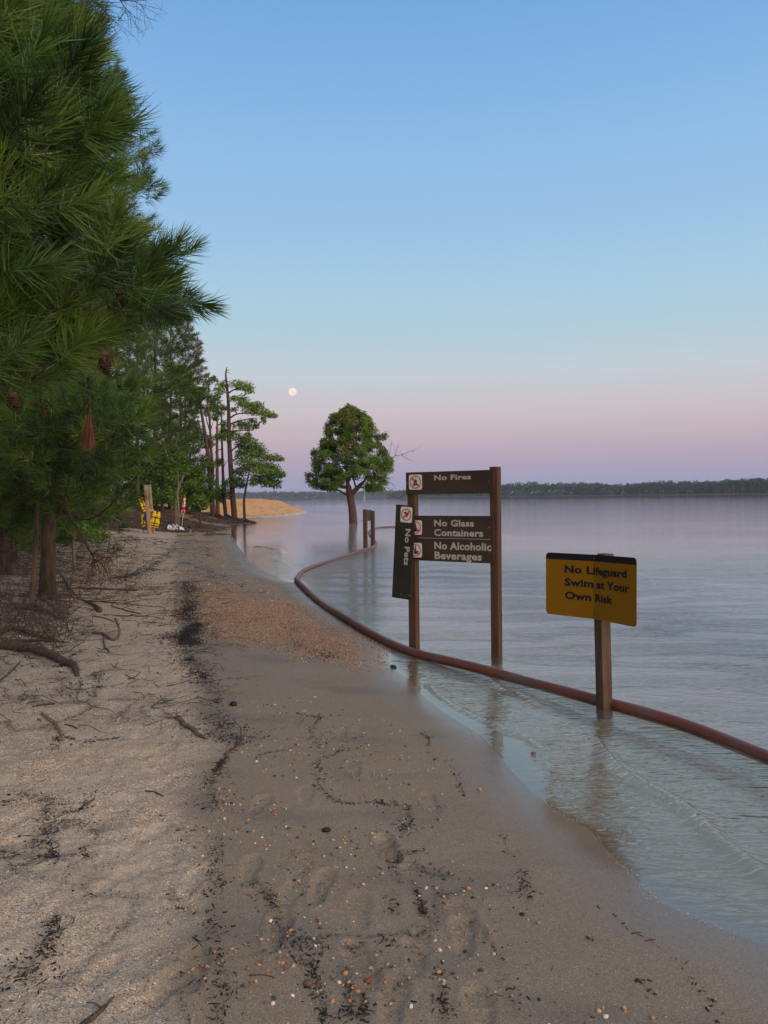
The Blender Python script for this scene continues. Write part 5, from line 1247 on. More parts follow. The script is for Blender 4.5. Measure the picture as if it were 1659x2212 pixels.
for pl, w in (([(135,0),(147,20),(156,37),(171,63),(184,93)], .0048), ([(147,20),(166,26),(185,33),(204,38)], .003), ([(165,49),(186,53),(208,61)], .003), ([(173,67),(192,76),(212,86)], .003), ([(156,37),(170,44),(190,50)], .0025),
              ([(118,-40),(150,-20),(198,0),(208,26),(218,46)], .0038), ([(198,0),(218,14),(232,30),(244,45)], .003), ([(208,26),(225,38),(235,47)], .0025), ([(198,-5),(240,-8),(259,0),(272,18),(295,39)], .003), ([(259,0),(285,2),(300,8),(312,19)], .0026), ([(272,18),(270,26),(274,31)], .002), ([(135,0),(128,8),(120,14)], .003), ([(156,37),(150,52),(160,70)], .0025), ([(232,30),(222,42)], .002)):
    bare_twig(pl if len(pl) > 2 else [pl[0], ((pl[0][0]+pl[1][0])/2, (pl[0][1]+pl[1][1])/2), pl[1]], w)
child(mb.build('bare_twigs', bark_mat('dark_twig', (.03,.02,.025), (.06,.04,.045), (30,30,30))), bt)
# ============================================================ FAR SHORE
r = np.random.default_rng(77)
M_far = leaf_mat('far_wood_leaves', [(0, (.022,.045,.020)), (.6, (.045,.085,.032)), (.9, (.075,.12,.04)), (1, (.10,.14,.06))], .2, .8)
M_ftr = plain('far_trunks', (.15,.125,.095), .9, .5)
M_fbank = plain('far_bank', (.07,.06,.035), .9, .05, .5)
def far_line(name, label, ctrl, depthrow, seed, size, h0, dens=1.0, pale=True):
    """ctrl: (px, distance); wooded shore following these points"""
    r = np.random.default_rng(seed); xs = np.array([c[0] for c in ctrl]); ds = np.array([c[1] for c in ctrl]); hs = np.array([c[2] for c in ctrl])
    C_ = []; R_ = []; TZ = []; TT = []
    px_ = xs[0]
    while px_ < xs[-1]:
        D_ = np.interp(px_, xs, ds); hh = np.interp(px_, xs, hs)
        for row in range(depthrow):
            D2 = D_+row*size*2.2+r.normal()*2; p_ = P(px_+r.normal()*3, 1100, D2); h = hh*(.88+.22*r.random())*(.82+.18*row/max(1, depthrow-1)); 
            C_.append((p_.x, p_.y, h-size*.8, 1)); TT.append(r.random()*.75)
            if row == 0: C_.append((p_.x+r.normal()*3, p_.y-size, h*.50, .9)); TT.append(r.random()*.75)
            C_.append((p_.x+r.normal()*3, p_.y, h*.68, 1.)); TT.append(r.random()*.6)
            if row < 2: C_.append((p_.x+r.normal()*3, p_.y-size*.6, h*.28, .95)); TT.append(r.random()*.6)
            if row == 0 and r.random() < .7: C_.append((p_.x+r.normal()*4, p_.y-size*1.6, h*.16, .6)); TT.append(.6+.35*r.random())
        px_ += size/D_*FPX*1.05/dens
    C_ = np.array(C_); n = len(C_); K = 40
    d = r.normal(size=(n, K, 3)); d /= np.linalg.norm(d, axis=2, keepdims=True); rad = size*C_[:, 3][:, None, None]
    p_ = C_[:, None, :3]+d*rad*np.array([1, 1, .85])*(.6+.45*r.random((n, K, 1)))
    p_[:, :, 2] = np.maximum(p_[:, :, 2], .5)
    a_ = r.normal(size=(n, K, 3)); b_ = r.normal(size=(n, K, 3)); s_ = size*.32
    V = np.stack([p_+a_*s_*.6, p_+b_*s_*.6, p_-(a_+b_)*s_*.45], 2).reshape(-1, 3); F = np.arange(len(V)).reshape(-1, 3)
    ti = np.repeat(np.clip(np.array(TT)[:, None]+r.normal(size=(n, K))*.08, 0, 1).ravel(), 3)
    root = tag(link(name, np_mesh(name, V, F, [M_far], attrs=dict(tint=ti))), label, 'wood', kind='stuff')
    return root, xs, ds, hs
def far_trunks(name, label, xs, ds, hs, n, seed, w):
    r = np.random.default_rng(seed); V = []; F = []
    for i in range(n):
        px_ = r.uniform(xs[0], xs[-1]); 
        if vnoise(np.array([px_*.02]), np.array([seed*1.]))[0] < .35: continue
        D_ = np.interp(px_, xs, ds)-4; h = np.interp(px_, xs, hs); p_ = P(px_, 1100, D_-6*r.random()); hh = h*r.uniform(.35, .7); b = len(V); x, y = p_.x, p_.y
        for a_ in range(3): V += [(x+w*math.cos(a_*2.09), y+w*math.sin(a_*2.09), 0.2), (x+w*.6*math.cos(a_*2.09), y+w*.6*math.sin(a_*2.09), hh)]
        for a_ in range(3): F += [(b+2*a_, b+2*((a_+1) % 3), b+2*((a_+1) % 3)+1), (b+2*a_, b+2*((a_+1) % 3)+1, b+2*a_+1)]
    tag(link(name, np_mesh(name, V, F, [M_ftr])), label, 'tree trunks', kind='stuff')
right_c = [(845,1500,10),(868,1450,14),(940,1350,14),(1060,1250,17),(1100,1150,20),(1150,1120,21),(1200,1080,19.5),(1260,1060,19),(1300,1030,17),(1345,1000,14.5),(1400,960,17.5),(1440,930,17.5),(1500,900,16),(1560,870,17.5),(1620,840,18),(1700,800,18),(1900,760,18),(2200,720,18)]
left_c = [(100,2300,20),(380,2250,20),(520,2200,20),(600,2150,21),(640,2150,19),(700,2150,20),(740,2200,18),(800,2250,22),(850,2300,22),(900,2350,22),(1100,2500,25)]
o, xs1, ds1, hs1 = far_line('far_wood', 'green wood along the far right shore of the lake', right_c, 4, 5, 4.2, 17, 1.0)
far_trunks('far_wood_trunks', 'pale trunks along the edge of the far right wood', xs1, ds1, hs1, 300, 6, .30)
o, xs2, ds2, hs2 = far_line('distant_wood', 'hazy blue wood on the most distant shore at the left', left_c, 3, 8, 7.0, 20, .8)
# low banks under the woods
def bank(name, ctrl, back):
    A_ = []; 
    for px_, D_, h in ctrl:
        for dd, z in ((-34, -1.5), (-22, .1), (-12, 1.0), (20, 2.5), (back, 4.0)):
            p_ = P(px_, 1100, D_+dd); A_.append((p_.x, p_.y, z))
    F = [(i*5+j, (i+1)*5+j, (i+1)*5+j+1, i*5+j+1) for i in range(len(ctrl)-1) for j in range(4)]
    tag(link(name, np_mesh(name, A_, F, [M_fbank])), kind='structure')
bank('far_shore', right_c, 200); bank('distant_shore', left_c, 260)
# ============================================================ MOON
dm = ray(632, 846).normalized(); mo = CAM+dm*9000
bmx = bmesh.new(); bmesh.ops.create_uvsphere(bmx, u_segments=48, v_segments=24, radius=9000*8.4/FPX); me = bpy.data.meshes.new('moon'); bmx.to_mesh(me); bmx.free()
t = NT('moon_surface'); n = t.noise(.03, 4, t.pos()); c = t.ramp(n.outputs[0], [(.35, (.78,.66,.55)), (.62, (.92,.79,.68))]); em = t.node('ShaderNodeEmission'); t.link(c.outputs[0], em.inputs[0]); em.inputs[1].default_value = 1.12; t.link(em.outputs[0], t.o.inputs['Surface'])
me.materials.append(t.m); tag(link('moon', me, None, mo), 'pale full moon above the trees in the pink sky', 'moon')
# ============================================================ DRIFTWOOD, STICKS
def stick(name, label, cat, pl, mat_, group=None, lift=0.0, n=8, bury=True, twigs=()):
    """pl: (px, py, radius in px) lying on the ground"""
    q = []; rr = []
    for i, a_ in enumerate(pl):
        g = G(a_[0], a_[1]); w = a_[2]*g.y/FPX; h = a_[3] if len(a_) > 3 else 0
        z = Hm(g.x, g.y)
        q.append(Vector((g.x, g.y, z+w*.75+lift+h))); rr.append(w)
    path = smooth_path(q, 6); rad = np.interp(np.linspace(0, len(rr)-1, len(path)), range(len(rr)), rr)
    mb = MB(); mb.tube(path, list(rad), n, wob=.12)
    for (t_, dx, dy, dz, w) in twigs:
        p_ = path[min(int(t_*(len(path)-1)), len(path)-1)]; mb.tube([p_, p_+Vector((dx, dy, dz))*.5+Vector((0, 0, .01)), p_+Vector((dx, dy, dz))], [w, w*.8, w*.4], 5)
    o = mb.build(name, mat_, smooth=True); tag(o, label, cat, group); return o
M_log = bark_mat('dark_log_bark', (.05,.032,.025), (.105,.07,.055), (30, 30, 30))
M_drift2 = bark_mat('brown_driftwood', (.12,.085,.055), (.24,.175,.12), (30, 30, 30))
stick('driftwood_log', 'thick smooth driftwood log entering from the left edge and bending into the sand', 'driftwood', [(-60,1396,11,.02),(0,1403,10.5,.02),(46,1408,9.5,.02),(93,1419,9,.02),(139,1435,8,.015),(160,1443,7.5,0),(167,1460,5.5,-.03)], M_log, n=14)
stick('fallen_branch', 'dark wavy branch just above the thick log at the left edge', 'branch', [(-30,1370,5),(0,1368,5),(23,1364,5,.02),(46,1368,4.5,.02),(81,1378,4.5),(125,1387,2.5)], M_log)
stick('fallen_branch', 'thin straight branch lying between the wavy branch and the thick log', 'branch', [(-30,1387,3.5),(69,1386,3.4),(116,1389,2.5),(150,1390,1)], M_log)
stick('driftwood_log', 'dark short log lying below the thin crooked pine sapling', 'driftwood', [(30,1316,7),(60,1318,8),(81,1321,7.5),(104,1328,6),(127,1338,3)], M_log, n=10)
stick('fallen_branch', 'thin branch arching over the dark short log', 'branch', [(50,1300,1.5,.1),(93,1314,1.8,.12),(120,1328,1.8,.05),(140,1345,1.4)], M_log)
stick('curved_root', 'twisted root piece with an upturned hooked end on the pale sand', 'driftwood', [(201,1371,3.4,.01),(214,1374,3.2,.01),(227,1376,3.2),(238,1383,3),(250,1384,3),(257,1379,3,.03),(257,1374,2.8,.08),(250,1366,2.6,.13),(251,1361,2,.12)], M_drift)
stick('curved_root', 'short crooked root piece just below the hooked one', 'driftwood', [(223,1380,1.8,.02),(227,1397,2.1),(232,1405,2),(237,1412,1.8)], M_drift)
stick('fallen_branch', 'long pale branch lying right of the tall pine base', 'branch', [(148,1273,2.4),(192,1272,2.4),(231,1275,2.2),(265,1275,2.6),(299,1276,2.2)], M_log)
stick('fallen_branch', 'short stub leaning at the left end of the long pale branch', 'branch', [(135,1262,2.4,.12),(148,1273,2.8,.03),(160,1284,2)], M_log)
stick('fallen_branch', 'thin long twig branch fanning across the sand below the pale branch', 'branch', [(139,1285,2),(180,1297,1.8),(241,1301,1.5),(308,1310,.8),(340,1312,.5)], M_log, twigs=((.4, .5, -.15, .03, .006), (.6, .5, .2, .05, .006), (.3, .4, .3, .05, .006)))
stick('fallen_branch', 'thin twig with small offshoots on the pale sand track', 'branch', [(241,1310,1.3),(273,1320,1.4),(303,1327,1)], M_log, twigs=((.4, .2, .15, .05, .005),))
stick('fallen_branch', 'longest thin twig stretching right towards the black debris', 'branch', [(222,1329,1.4),(275,1332,1.4),(324,1332,1),(354,1338,.6)], M_log, twigs=((.35, .15, -.15, .02, .006), (.6, .3, .1, .02, .004)))
stick('fallen_branch', 'short twig lying just under the longest thin twig', 'branch', [(201,1331,1.1),(225,1336,1),(248,1343,.8)], M_log)
stick('driftwood_stump', 'knobbly dark root stub on the pale sand', 'driftwood', [(185,1301,2.5),(203,1309,3.2),(213,1318,5.5),(216,1324,6)], M_log)
stick('fallen_branch', 'thin twig pointing up right from the stub by the pine', 'branch', [(143,1262,1.2),(165,1256,1.2),(192,1248,.8)], M_log)
stick('fallen_branch', 'dark thin twig on the pale sand behind the tall pine trunk', 'branch', [(116,1235,1.2),(157,1237,1)], M_log)
stick('driftwood_stick', 'knotted driftwood stick with a thick middle lying on the track', 'driftwood', [(335,1548,.9),(358,1550,1.5),(378,1552,2.5),(386,1556,5.2),(400,1569,5),(415,1580,4.6),(432,1590,4.2),(447,1598,3.2)], M_drift, twigs=((.35, .0, .0, .07, .003), (.3, .03, .05, .02, .004)))
stick('driftwood_stick', 'curved brown stick half buried at the left', 'driftwood', [(91,1545,3),(104,1553,3.6),(116,1560,3.8),(122,1570,3.6),(126,1580,4),(134,1589,3.8)], M_drift2, twigs=((.75, -.12, .02, .01, .006),))
stick('driftwood_stick', 'small dark angled twig standing in the black debris line', 'driftwood', [(520,1590,1.4,.05),(521,1600,2,.02),(519,1609,2.6),(503,1618,2.2),(484,1631,1.6)], M_log)
stick('driftwood_stick', 'dark broken branch at the bottom edge near the lower left', 'driftwood', [(246,2156,2),(225,2176,4),(204,2194,6),(180,2218,7),(160,2240,7)], M_log, twigs=((.3, -.05, .0, .02, .004),))
stick('driftwood_stick', 'thin short stick on the bumpy sand in the left middle', 'driftwood', [(313,1708,1.3),(335,1713,1.8),(353,1724,1.5)], M_log)
stick('driftwood_stick', 'thin straight twig near the bottom centre left of the brown stone', 'driftwood', [(538,2108,1.5),(565,2107,1.6),(590,2111,1.2)], M_log)
stick('fallen_branch', 'bare twig rising at the left edge under the thick log', 'branch', [(-5,1475,1.6),(23,1459,1.8,.02),(44,1440,1.2,.04)], M_log, twigs=((.6, .06, .1, .06, .003), (.4, .0, .12, .05, .003)))
stick('driftwood_stick', 'short dark stick lying beside the curved brown stick', 'driftwood', [(140,1566,1.4),(152,1568,1.8),(168,1572,1.2)], M_log)
stick('driftwood_stick', 'short black stick in the debris above the curved brown stick', 'driftwood', [(70,1528,1.5),(95,1524,1.8),(118,1520,2.2)], M_log)
stick('driftwood_stick', 'straight stick beside the black lump in the debris line', 'driftwood', [(425,1505,1.3),(437,1508,1.8),(452,1514,1.3)], M_drift2)
def c3b(x, y): return c3(x, y)
gl_ = G(*c3(840,795)); mb = MB(); kk = gl_.y/FPX*.15873; q = [P(*c3(x_, y_), gl_.y) for x_, y_ in ((752,772),(800,778),(860,780),(900,776),(925,755),(938,705))]; dz_ = min(a_.z-Hm(a_.x, a_.y) for a_ in q)-12*kk
for a_ in q: a_.z -= dz_
mb.tube(smooth_path(q, 4), list(np.interp(np.linspace(0, 5, 21), range(6), [13*kk, 14*kk, 17*kk, 22*kk, 18*kk, 10*kk])), 9, wob=.12); q2 = [q[3], q[3]+Vector((.25, .05, .02)), q[3]+Vector((.42, .0, .1))]; mb.tube(q2, [16*kk, 14*kk, 10*kk], 7)
tag(mb.build('driftwood_log', bark_mat('grey_log', (.16,.12,.09), (.28,.22,.16), (20, 20, 20)), smooth=True), 'short forked grey log in front of the body boards', 'driftwood')
# leaning dead branch with rusty needles in front of the tall pine
lb = thing('leaning_dead_branch', 'dead branch with rusty needle tufts slanting down right of the tall pine', 'branch', loc=(*P(204, 1216, 8.0)[:2], ground(*P(204, 1216, 8.0)[:2])))
mb = MB(); q = smooth_path([P(*sc(560,120), 8.8), P(*sc(620,250), 8.6), P(*sc(730,440), 8.3), P(*sc(830,620), 8.0), P(*sc(870,700), 7.9), P(*sc(885,790), 7.8)], 5); mb.tube(q, [.022*(1-.75*i/len(q)) for i in range(len(q))], 6)
r = np.random.default_rng(4); tips = []
for x, y in ((940,720),(1000,760),(1050,700),(900,830),(860,860),(970,640),(1010,850),(1100,790),(850,780),(940,860)):
    a_ = q[int(len(q)*r.uniform(.62, .9))]; e = P(*sc(x, y), 7.8); mb.tube([a_, (a_+e)/2+Vector((0, 0, .03)), e], [.008, .006, .003], 4); tips.append(e)
child(mb.build('twigs', M_twig), lb)
tv = []; 
V, F, A_ = instance([needle_template(np.random.default_rng(3), .06, .10, 45, .003, 1, 60, 15)], [tuple(e) for e in tips for _ in range(1)], [(r.normal(), r.normal(), -1.2) for e in tips], [1.]*len(tips), [.5]*len(tips), r)
child(link('dead_needles', np_mesh('dead_needles', V, F, [M_dead], attrs=dict(tint=A_))), lb)

# ============================================================ STONES ONE CAN PICK OUT
def stone(label, px_, py_, wpx, hpx, mat_, seed, cat='stone', name='stone', group=None):
    g = G(px_, py_); k = g.y/FPX; bmx = bmesh.new(); bmesh.ops.create_icosphere(bmx, subdivisions=2, radius=1); r_ = np.random.default_rng(seed); off = r_.random(3)*10
    for v in bmx.verts:
        d = v.co.copy(); nz = fbm(np.array([d.x*1.3+off[0]+d.z]), np.array([d.y*1.3+off[1]]), 3)[0]
        v.co = Vector((d.x*wpx*k/2, d.y*wpx*k/2*.8, d.z*hpx*k/2))*(1+.7*nz)
    me = bpy.data.meshes.new(name); bmx.to_mesh(me); bmx.free(); me.materials.append(mat_)
    for p_ in me.polygons: p_.use_smooth = True
    o = link(name, me, None, (g.x, g.y, max(Hm(g.x, g.y), -.01)+hpx*k*.25)); o.rotation_euler = (0, 0, r_.random()*3); tag(o, label, cat, group); return o
M_st_b = plain('brown_stone', (.11,.065,.05), .5, 60, .3); M_st_k = plain('black_stone', (.018,.018,.02), .5, 60, .3); M_st_w = plain('pale_stone', (.55,.48,.40), .6, 60, .2)
M_st_o = plain('orange_stone', (.42,.19,.09), .6, 60, .25); M_st_g = plain('grey_stone', (.16,.16,.165), .55, 60, .25); M_st_r = plain('rust_leaf', (.20,.055,.03), .7, 60, .25)
stone('largest smooth dark brown stone near the bottom centre', 665, 2128, 25, 17, M_st_b, 1)
stone('jet black lump on the open damp sand left of the deep footprint', 705, 1795, 20, 11, M_st_k, 2)
stone('black lump in the debris line beside the straight stick', 505, 1524, 21, 12, M_st_k, 3)
stone('dark stone at the water edge below the left sign post', 850, 1442, 15, 8, M_st_k, 4)
stone('brown stone sitting on the wavelet edge between the two signs', 1152, 1627, 15, 8, M_st_b, 5)
stone('white stone fragment on the damp sand at the bottom right of centre', 888, 2177, 11, 9, M_st_w, 6)
stone('rust red flat leaf near the bottom centre', 795, 2112, 22, 6, M_st_r, 7, 'leaf', 'leaf')
stone('orange pebble on the damp sand right of the debris flakes', 1012, 1921, 12, 9, M_st_o, 8)
stone('pinkish pebble near the wet edge, highest of the orange ones', 1036, 1707, 11, 7, M_st_o, 9)
stone('pale grey stone at the lower right group of pebbles', 1163, 1995, 12, 8, M_st_g, 10)
stone('dark stone at the left of the lower right pebble group', 1128, 1976, 12, 8, M_st_k, 11)
stone('white rounded pebble in the lower left of the frame beside the twig', 590, 2170, 11, 9, M_st_w, 12)
stone('elongated white stone low at the bottom right', 1308, 2198, 14, 8, M_st_w, 13)
stone('rust orange elongated stone at the bottom right of the beach', 1348, 2180, 11, 12, M_st_o, 14)
# ============================================================ LOOSE STUFF
def lump_templates(n, flat=.5, seed=0, sub=1):
    out_ = []; r_ = np.random.default_rng(seed)
    for i in range(n):
        bmx = bmesh.new()
        if sub == 0: bmesh.ops.create_cube(bmx, size=1.4); bmesh.ops.triangulate(bmx, faces=bmx.faces)
        else: bmesh.ops.create_icosphere(bmx, subdivisions=sub, radius=1)
        V = np.array([v.co[:] for v in bmx.verts]); F = np.array([[v.index for v in f.verts] for f in bmx.faces]); bmx.free()
        V = V*np.array([1, r_.uniform(.55, .9), r_.uniform(.6, 1)*flat])*(1+r_.normal(size=(len(V), 1))*.14); out_.append((V, F))
    return out_
def scatter(name, label, cat, x, y, size, tint, temps, mat_, upright=.35, stretch=None, sink=.2, seed=1):
    r_ = np.random.default_rng(seed); n = len(x); z = Hmv(x, y); p_ = np.stack([x, y, z+size*sink], 1)
    D_ = np.stack([r_.normal(size=n)*upright, r_.normal(size=n)*upright, np.ones(n)], 1)
    V, F, A_ = instance(temps, p_, D_, size, tint, r_)
    return tag(link(name, np_mesh(name, V, F, [mat_], attrs=dict(tint=A_))), label, cat, kind='stuff')
peb = [(0, (.03,.028,.03)), (.15, (.07,.05,.045)), (.3, (.20,.10,.055)), (.5, (.40,.19,.09)), (.68, (.42,.28,.16)), (.82, (.50,.40,.30)), (1, (.68,.62,.54))]
t = NT('pebbles'); t.principled(t.ramp(t.attr('tint').outputs['Fac'], peb).outputs[0], .5, t.bump(t.noise(180, 2, t.pos()).outputs[0], .3, .001)); M_peb = t.m
t = NT('wet_debris'); t.principled(t.ramp(t.attr('tint').outputs['Fac'], [(0, (.008,.008,.009)), (.7, (.025,.021,.02)), (1, (.075,.045,.03))]).outputs[0], .5); M_deb = t.m
r = np.random.default_rng(101)
def sample_px(n, x0, x1, y0, y1, f):
    X_, Y_ = [], []
    # uniform on the ground region seen between pixels: sample world box
    while len(X_) < n:
        D_ = r.uniform(*f['D'], size=n); u = r.uniform(x0, x1, size=n); xx = (u-CX)/FPX*D_; yy = D_
        k = f['keep'](xx, yy, u) & (r.random(n) < D_/f['D'][1])
        X_ += list(xx[k]); Y_ += list(yy[k])
    return np.array(X_[:n]), np.array(Y_[:n])
# gravel by the hose
gmin = np.min([[p_.x, p_.y] for p_ in gr_poly], 0)-.6; gmax = np.max([[p_.x, p_.y] for p_ in gr_poly], 0)+.6
x = r.uniform(gmin[0], gmax[0], 60000); y = r.uniform(gmin[1], gmax[1], 60000); s_ = sdist(x, y)
k = (r.random(60000) < gravel_amount(x, y)**1.3) & (s_ > .03); x, y = x[k][:26000], y[k][:26000]
scatter('gravel', 'patch of orange brown gravel beside the bend of the hose', 'gravel', x, y, .006*r.uniform(.6, 1.5, len(x)), np.clip(r.normal(.48, .16, len(x)), 0, 1), lump_templates(4, .7, 5, 0), M_peb, seed=5)
# gravel strewn up the beach
x = r.uniform(-9, 0, 60000); y = r.uniform(7.5, 34, 60000); s_ = sdist(x, y); d_ = dryness(x, y)
k = (s_ > .5) & (s_ < 5) & (fbm(x*.8, y*.8, 3)+.02 > 0) & (r.random(60000) < .55); x, y = x[k], y[k]
scatter('gravel', 'coarse gravel strewn along the middle of the beach', 'gravel', x, y, .010*r.uniform(.6, 1.5, len(x)), np.clip(r.normal(.5, .2, len(x)), 0, 1), lump_templates(3, .6, 6, 0), M_peb, seed=6)
# pebbles on the damp sand, bigger ones low in the frame
x = r.uniform(-1.0, 1.7, 9000); y = 2.0+8*r.random(9000)**1.3; s_ = sdist(x, y); d_ = dryness(x, y)
cl_ = vnoise(x*3.1, y*3.1); k = (s_ > .45) & (d_ < .5) & (cl_+.25*vnoise(x*1.1+9, y*1.1) > .50+.12*r.random(9000)) & (r.random(9000) < np.clip((s_-.3)*1.2, 0, 1)*np.clip(1.25-y*.12, .3, 1)); x, y = x[k][:2600], y[k][:2600]
scatter('pebbles', 'orange and white pebbles dotting the damp sand', 'pebbles', x, y, .0036+.0078*r.random(len(x))**2.0, np.clip(.42+.27*r.normal(size=len(x)), 0, .95), lump_templates(6, .7, 7, 1), M_peb, seed=7)
x = r.uniform(-1.2, 1.8, 9000); y = 2.0+9*r.random(9000)**1.2; s_ = sdist(x, y); k = (s_ > .3) & (dryness(x, y) < .5) & (r.random(9000) < .5); x, y = x[k], y[k]
scatter('grit', 'tiny grains scattered over the damp sand', 'grit', x, y, .0016*r.uniform(.6, 1.6, len(x)), r.random(len(x)), lump_templates(3, .7, 8, 0), M_peb, seed=8)
# shelly coarse gravel on the dry sand
x = r.uniform(-4.5, .0, 70000); y = 1.9+10*r.random(70000)**1.4; d_ = dryness(x, y); k = (d_ > .5) & (x/y > -.56) & (fbm(x*2.2+3, y*2.2, 3) > -.06) & (sdist(x, y) > 0); x, y = x[k][:30000], y[k][:30000]
scatter('shell_grit', 'pale and orange shell grit covering the dry sand', 'grit', x, y, .0026*r.uniform(.55, 1.7, len(x)), np.clip(.58+.30*r.normal(size=len(x)), 0, 1), lump_templates(4, .75, 9, 0), M_peb, upright=.8, seed=9)
shore3 = [Z0(*q_) for q_ in shore_px[1:20]]
# black debris flakes along the wrack lines
XX, YY, SS = [], [], []
for pts_, hw, dn in WRG:
    L_ = sum((Vector(b_)-Vector(a_)).length for a_, b_ in zip(pts_[:-1], pts_[1:])); far_ = np.mean([p_.y for p_ in pts_])
    n = int(L_*dn*hw*2900/(.6+far_*.12))+int(L_*60); q = smooth_path(pts_, 8); cum = np.linspace(0, 1, len(q))
    u = r.random(n); px_ = np.interp(u, cum, [p_.x for p_ in q]); py_ = np.interp(u, cum, [p_.y for p_ in q])
    clump = .25+2.2*vnoise(px_*9, py_*9)**1.5; kp = r.random(n) < .15+1.3*vnoise(px_*7+5, py_*7+2)**1.4; n = int(kp.sum()); px_, py_, clump = px_[kp], py_[kp], clump[kp]
    XX.append(px_+r.standard_t(3, size=n)*hw*.62*clump); YY.append(py_+r.standard_t(3, size=n)*hw*.72*clump); SS.append((.0022+.0062*r.random(n)**2.0)*(1+far_*.055))
XX, YY, SS = map(np.concatenate, (XX, YY, SS)); 
fl = [(V*np.array([1.5, .55, .45]), F) for V, F in lump_templates(4, .6, 12, 0)]+[(V*np.array([1, .8, .4]), F) for V, F in lump_templates(2, .5, 13, 0)]+[(V*np.array([3.6, .32, .3]), F) for V, F in lump_templates(3, .6, 14, 0)]
scatter('black_debris', 'black bark flakes washed up in wandering lines on the beach', 'debris', XX, YY, SS, np.clip(r.normal(.4, .3, len(XX)), 0, 1), fl, M_deb, upright=.5, seed=12)
x = r.uniform(-5, 1.2, 260000); y = 2.0+13*r.random(260000)**1.3; s_ = sdist(x, y); k = (s_ > .7) & (r.random(260000) < (net(x, y)**1.3)*.9) & (x/y > -.58); x, y = x[k][:30000], y[k][:30000]
scatter('black_debris', 'fine black debris tangled in a branching network over the sand', 'debris', x, y, (.0018+.0042*r.random(len(x))**2)*(1+y*.06), np.clip(r.normal(.45, .3, len(x)), 0, 1), fl, M_deb, upright=.5, seed=14)
x = r.uniform(-5, 1.2, 9000); y = 2.0+16*r.random(9000)**1.3; s_ = sdist(x, y); k = (s_ > .5) & (r.random(9000) < .15+.85*vnoise(x*2, y*2)**2); x, y = x[k], y[k]
scatter('black_debris', 'stray black specks scattered between the debris lines', 'debris', x, y, .0022+.003*r.random(len(x)), np.clip(r.normal(.5, .3, len(x)), 0, 1), fl, M_deb, upright=.5, seed=13)
# foam flecks along the water's edge
fx_, fy_ = [], []
for wv, dn, off_ in ((shore3, 90, .0), (wave1[2:], 60, .05), (wave2, 40, .02)):
    q = smooth_path(wv, 6); n = int(dn*sum((b_-a_).length for a_, b_ in zip(q[:-1], q[1:]))); u = r.random(n)*(len(q)-1); keepf = vnoise(u*.8, u*0+len(q)) > .52; u = u[keepf]
    fx_.append(np.interp(u, range(len(q)), [a_.x for a_ in q])+r.normal(size=len(u))*.012+off_); fy_.append(np.interp(u, range(len(q)), [a_.y for a_ in q])+r.normal(size=len(u))*.012)
fx_, fy_ = np.concatenate(fx_), np.concatenate(fy_); t = NT('foam_flecks'); t.principled((.62,.60,.54), .4); nf_ = len(fx_)
V, F, A_ = instance(lump_templates(3, .4, 15, 0), np.stack([fx_, fy_, np.maximum(Hmv(fx_, fy_), .001)+.002], 1), np.tile([0, 0, 1.], (nf_, 1)), .0008+.0018*r.random(nf_)**2, r.random(nf_), r)
tag(link('foam', np_mesh('foam', V, F, [t.m], attrs=dict(tint=A_))), 'small pale foam flecks along the edge of the water', 'foam', kind='stuff')
# twig litter on the forest edge
def litter(name, label, n, region, lens, rad, seed, mat_):
    r_ = np.random.default_rng(seed); V = []; F = []; c_ = 0
    while c_ < n:
        x, y = region(r_); 
        s0 = sdist(np.array([x]), np.array([y]))[0]
        if s0 < 1.0: continue
        if s0 < 3.6 and r_.random() < .75: continue
        if y > 33 and vnoise(np.array([x*.6]), np.array([y*.35]))[0] < .35: continue
        L_ = r_.uniform(*lens)*(1+.03*y); a_ = r_.normal()*.55+(0 if r_.random() < .8 else 1.3); w = rad*(.5+r_.random())*(1+.05*y); k = r_.integers(3, 6); q = [np.array([x, y])]
        for j in range(k): a_ += r_.normal()*.25; q.append(q[-1]+np.array([math.cos(a_), math.sin(a_)])*L_/k)
        q = np.array(q); z = Hmv(q[:, 0], q[:, 1])+w*.6+np.abs(r_.normal(size=k+1))*.012*(1+.04*y); b = len(V)
        for j in range(k+1):
            ww = w*(1-.7*j/k); d_ = np.array([-math.sin(a_), math.cos(a_)])*ww; V += [(q[j, 0]+d_[0], q[j, 1]+d_[1], z[j]), (q[j, 0]-d_[0], q[j, 1]-d_[1], z[j]), (q[j, 0], q[j, 1], z[j]+ww*1.5)]
        for j in range(k):
            for e in range(3): i0 = b+3*j+e; i1 = b+3*j+(e+1) % 3; F += [(i0, i1, i1+3), (i0, i1+3, i0+3)]
        c_ += 1
    return tag(link(name, np_mesh(name, V, F, [mat_])), label, 'litter', kind='stuff')
litter('twig_litter', 'dark twigs and roots strewn over the sand at the near forest edge', 800, lambda r_: (lambda y: (-y*r_.uniform(.20+.02*max(0,8-y), .56), y))(r_.uniform(5.2, 14)), (.05, .32), .0028, 1, M_root)
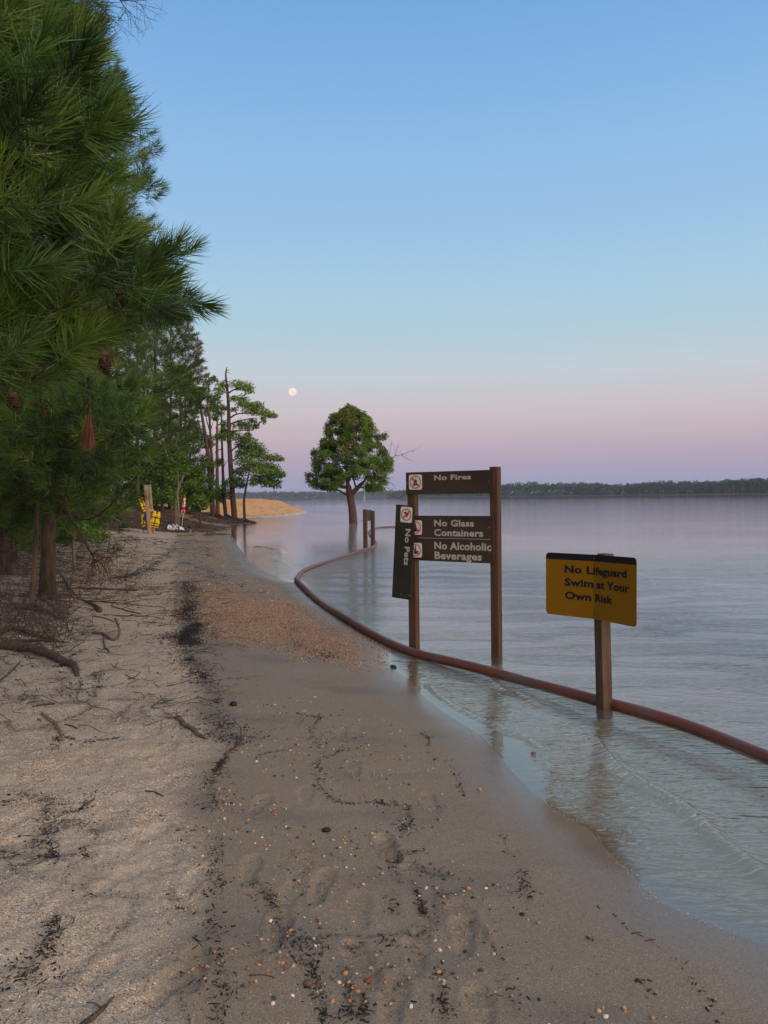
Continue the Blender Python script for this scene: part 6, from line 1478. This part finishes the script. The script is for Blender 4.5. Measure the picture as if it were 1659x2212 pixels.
litter('twig_litter', 'roots and twigs strewn around the life jacket station', 2200, lambda r_: (lambda y: (-y*r_.uniform(.21, .56), y))(r_.uniform(14, 30)), (.05, .30), .0032, 2, M_root)
def brush(label, n, region, seed, h):
    r_ = np.random.default_rng(seed); mb = MB()
    for c_ in range(n):
        x, y = region(r_); z = Hm(x, y); d = Vector((r_.normal(), r_.normal()*.6, abs(r_.normal())*.8+.15)).normalized(); L_ = h*r_.uniform(.3, 1.1); q = [Vector((x, y, z-.02))]
        for j in range(5): d = (d+Vector((r_.normal(), r_.normal(), r_.normal()-.15))*.32).normalized(); q.append(q[-1]+d*L_/5)
        mb.tube(q, [.0055, .005, .0045, .0035, .0025, .0015], 3, cap=False)
        for j in (2, 3, 4):
            e = q[j]+Vector((r_.normal(), r_.normal(), r_.normal()*.7)).normalized()*L_*.3; mb.tube([q[j], e], [.003, .0015], 3, cap=False)
    return tag(mb.build('dead_brush', M_root), label, 'brush', kind='stuff')
brush('tangle of dark dead twigs around the feet of the left trees', 420, lambda r_: (lambda y: (-y*r_.uniform(.41, .56), y))(r_.uniform(7.5, 11)), 5, .55)
brush('dark dead undergrowth behind the tall near pine', 420, lambda r_: (lambda y: (-y*r_.uniform(.32, .58), y))(r_.uniform(11, 22)), 6, .9)
litter('root_mat', 'dark mat of exposed roots on the bank under the grove', 3200, lambda r_: (lambda y: (-y*r_.uniform(.175, .40), y))(r_.uniform(33, 53)), (.15, .75), .011, 3, M_root)
# ============================================================ HAZE over the lake
bmx = bmesh.new(); bmesh.ops.create_cube(bmx, size=1); me = bpy.data.meshes.new('haze')
for v in bmx.verts: v.co = Vector((v.co.x*4200, v.co.y*3400+1250, (-14 if v.co.z < 0 else 42)))
bmx.to_mesh(me); bmx.free()
t = NT('evening_haze'); pv = t.node('ShaderNodeVolumePrincipled'); pv.inputs['Color'].default_value = (.72, .80, 1, 1); pv.inputs['Density'].default_value = .00013; pv.inputs['Anisotropy'].default_value = .0
t.link(pv.outputs[0], t.o.inputs['Volume']); me.materials.append(t.m); tag(link('haze', me), kind='stuff', label='thin bluish evening haze over the lake', cat='haze')
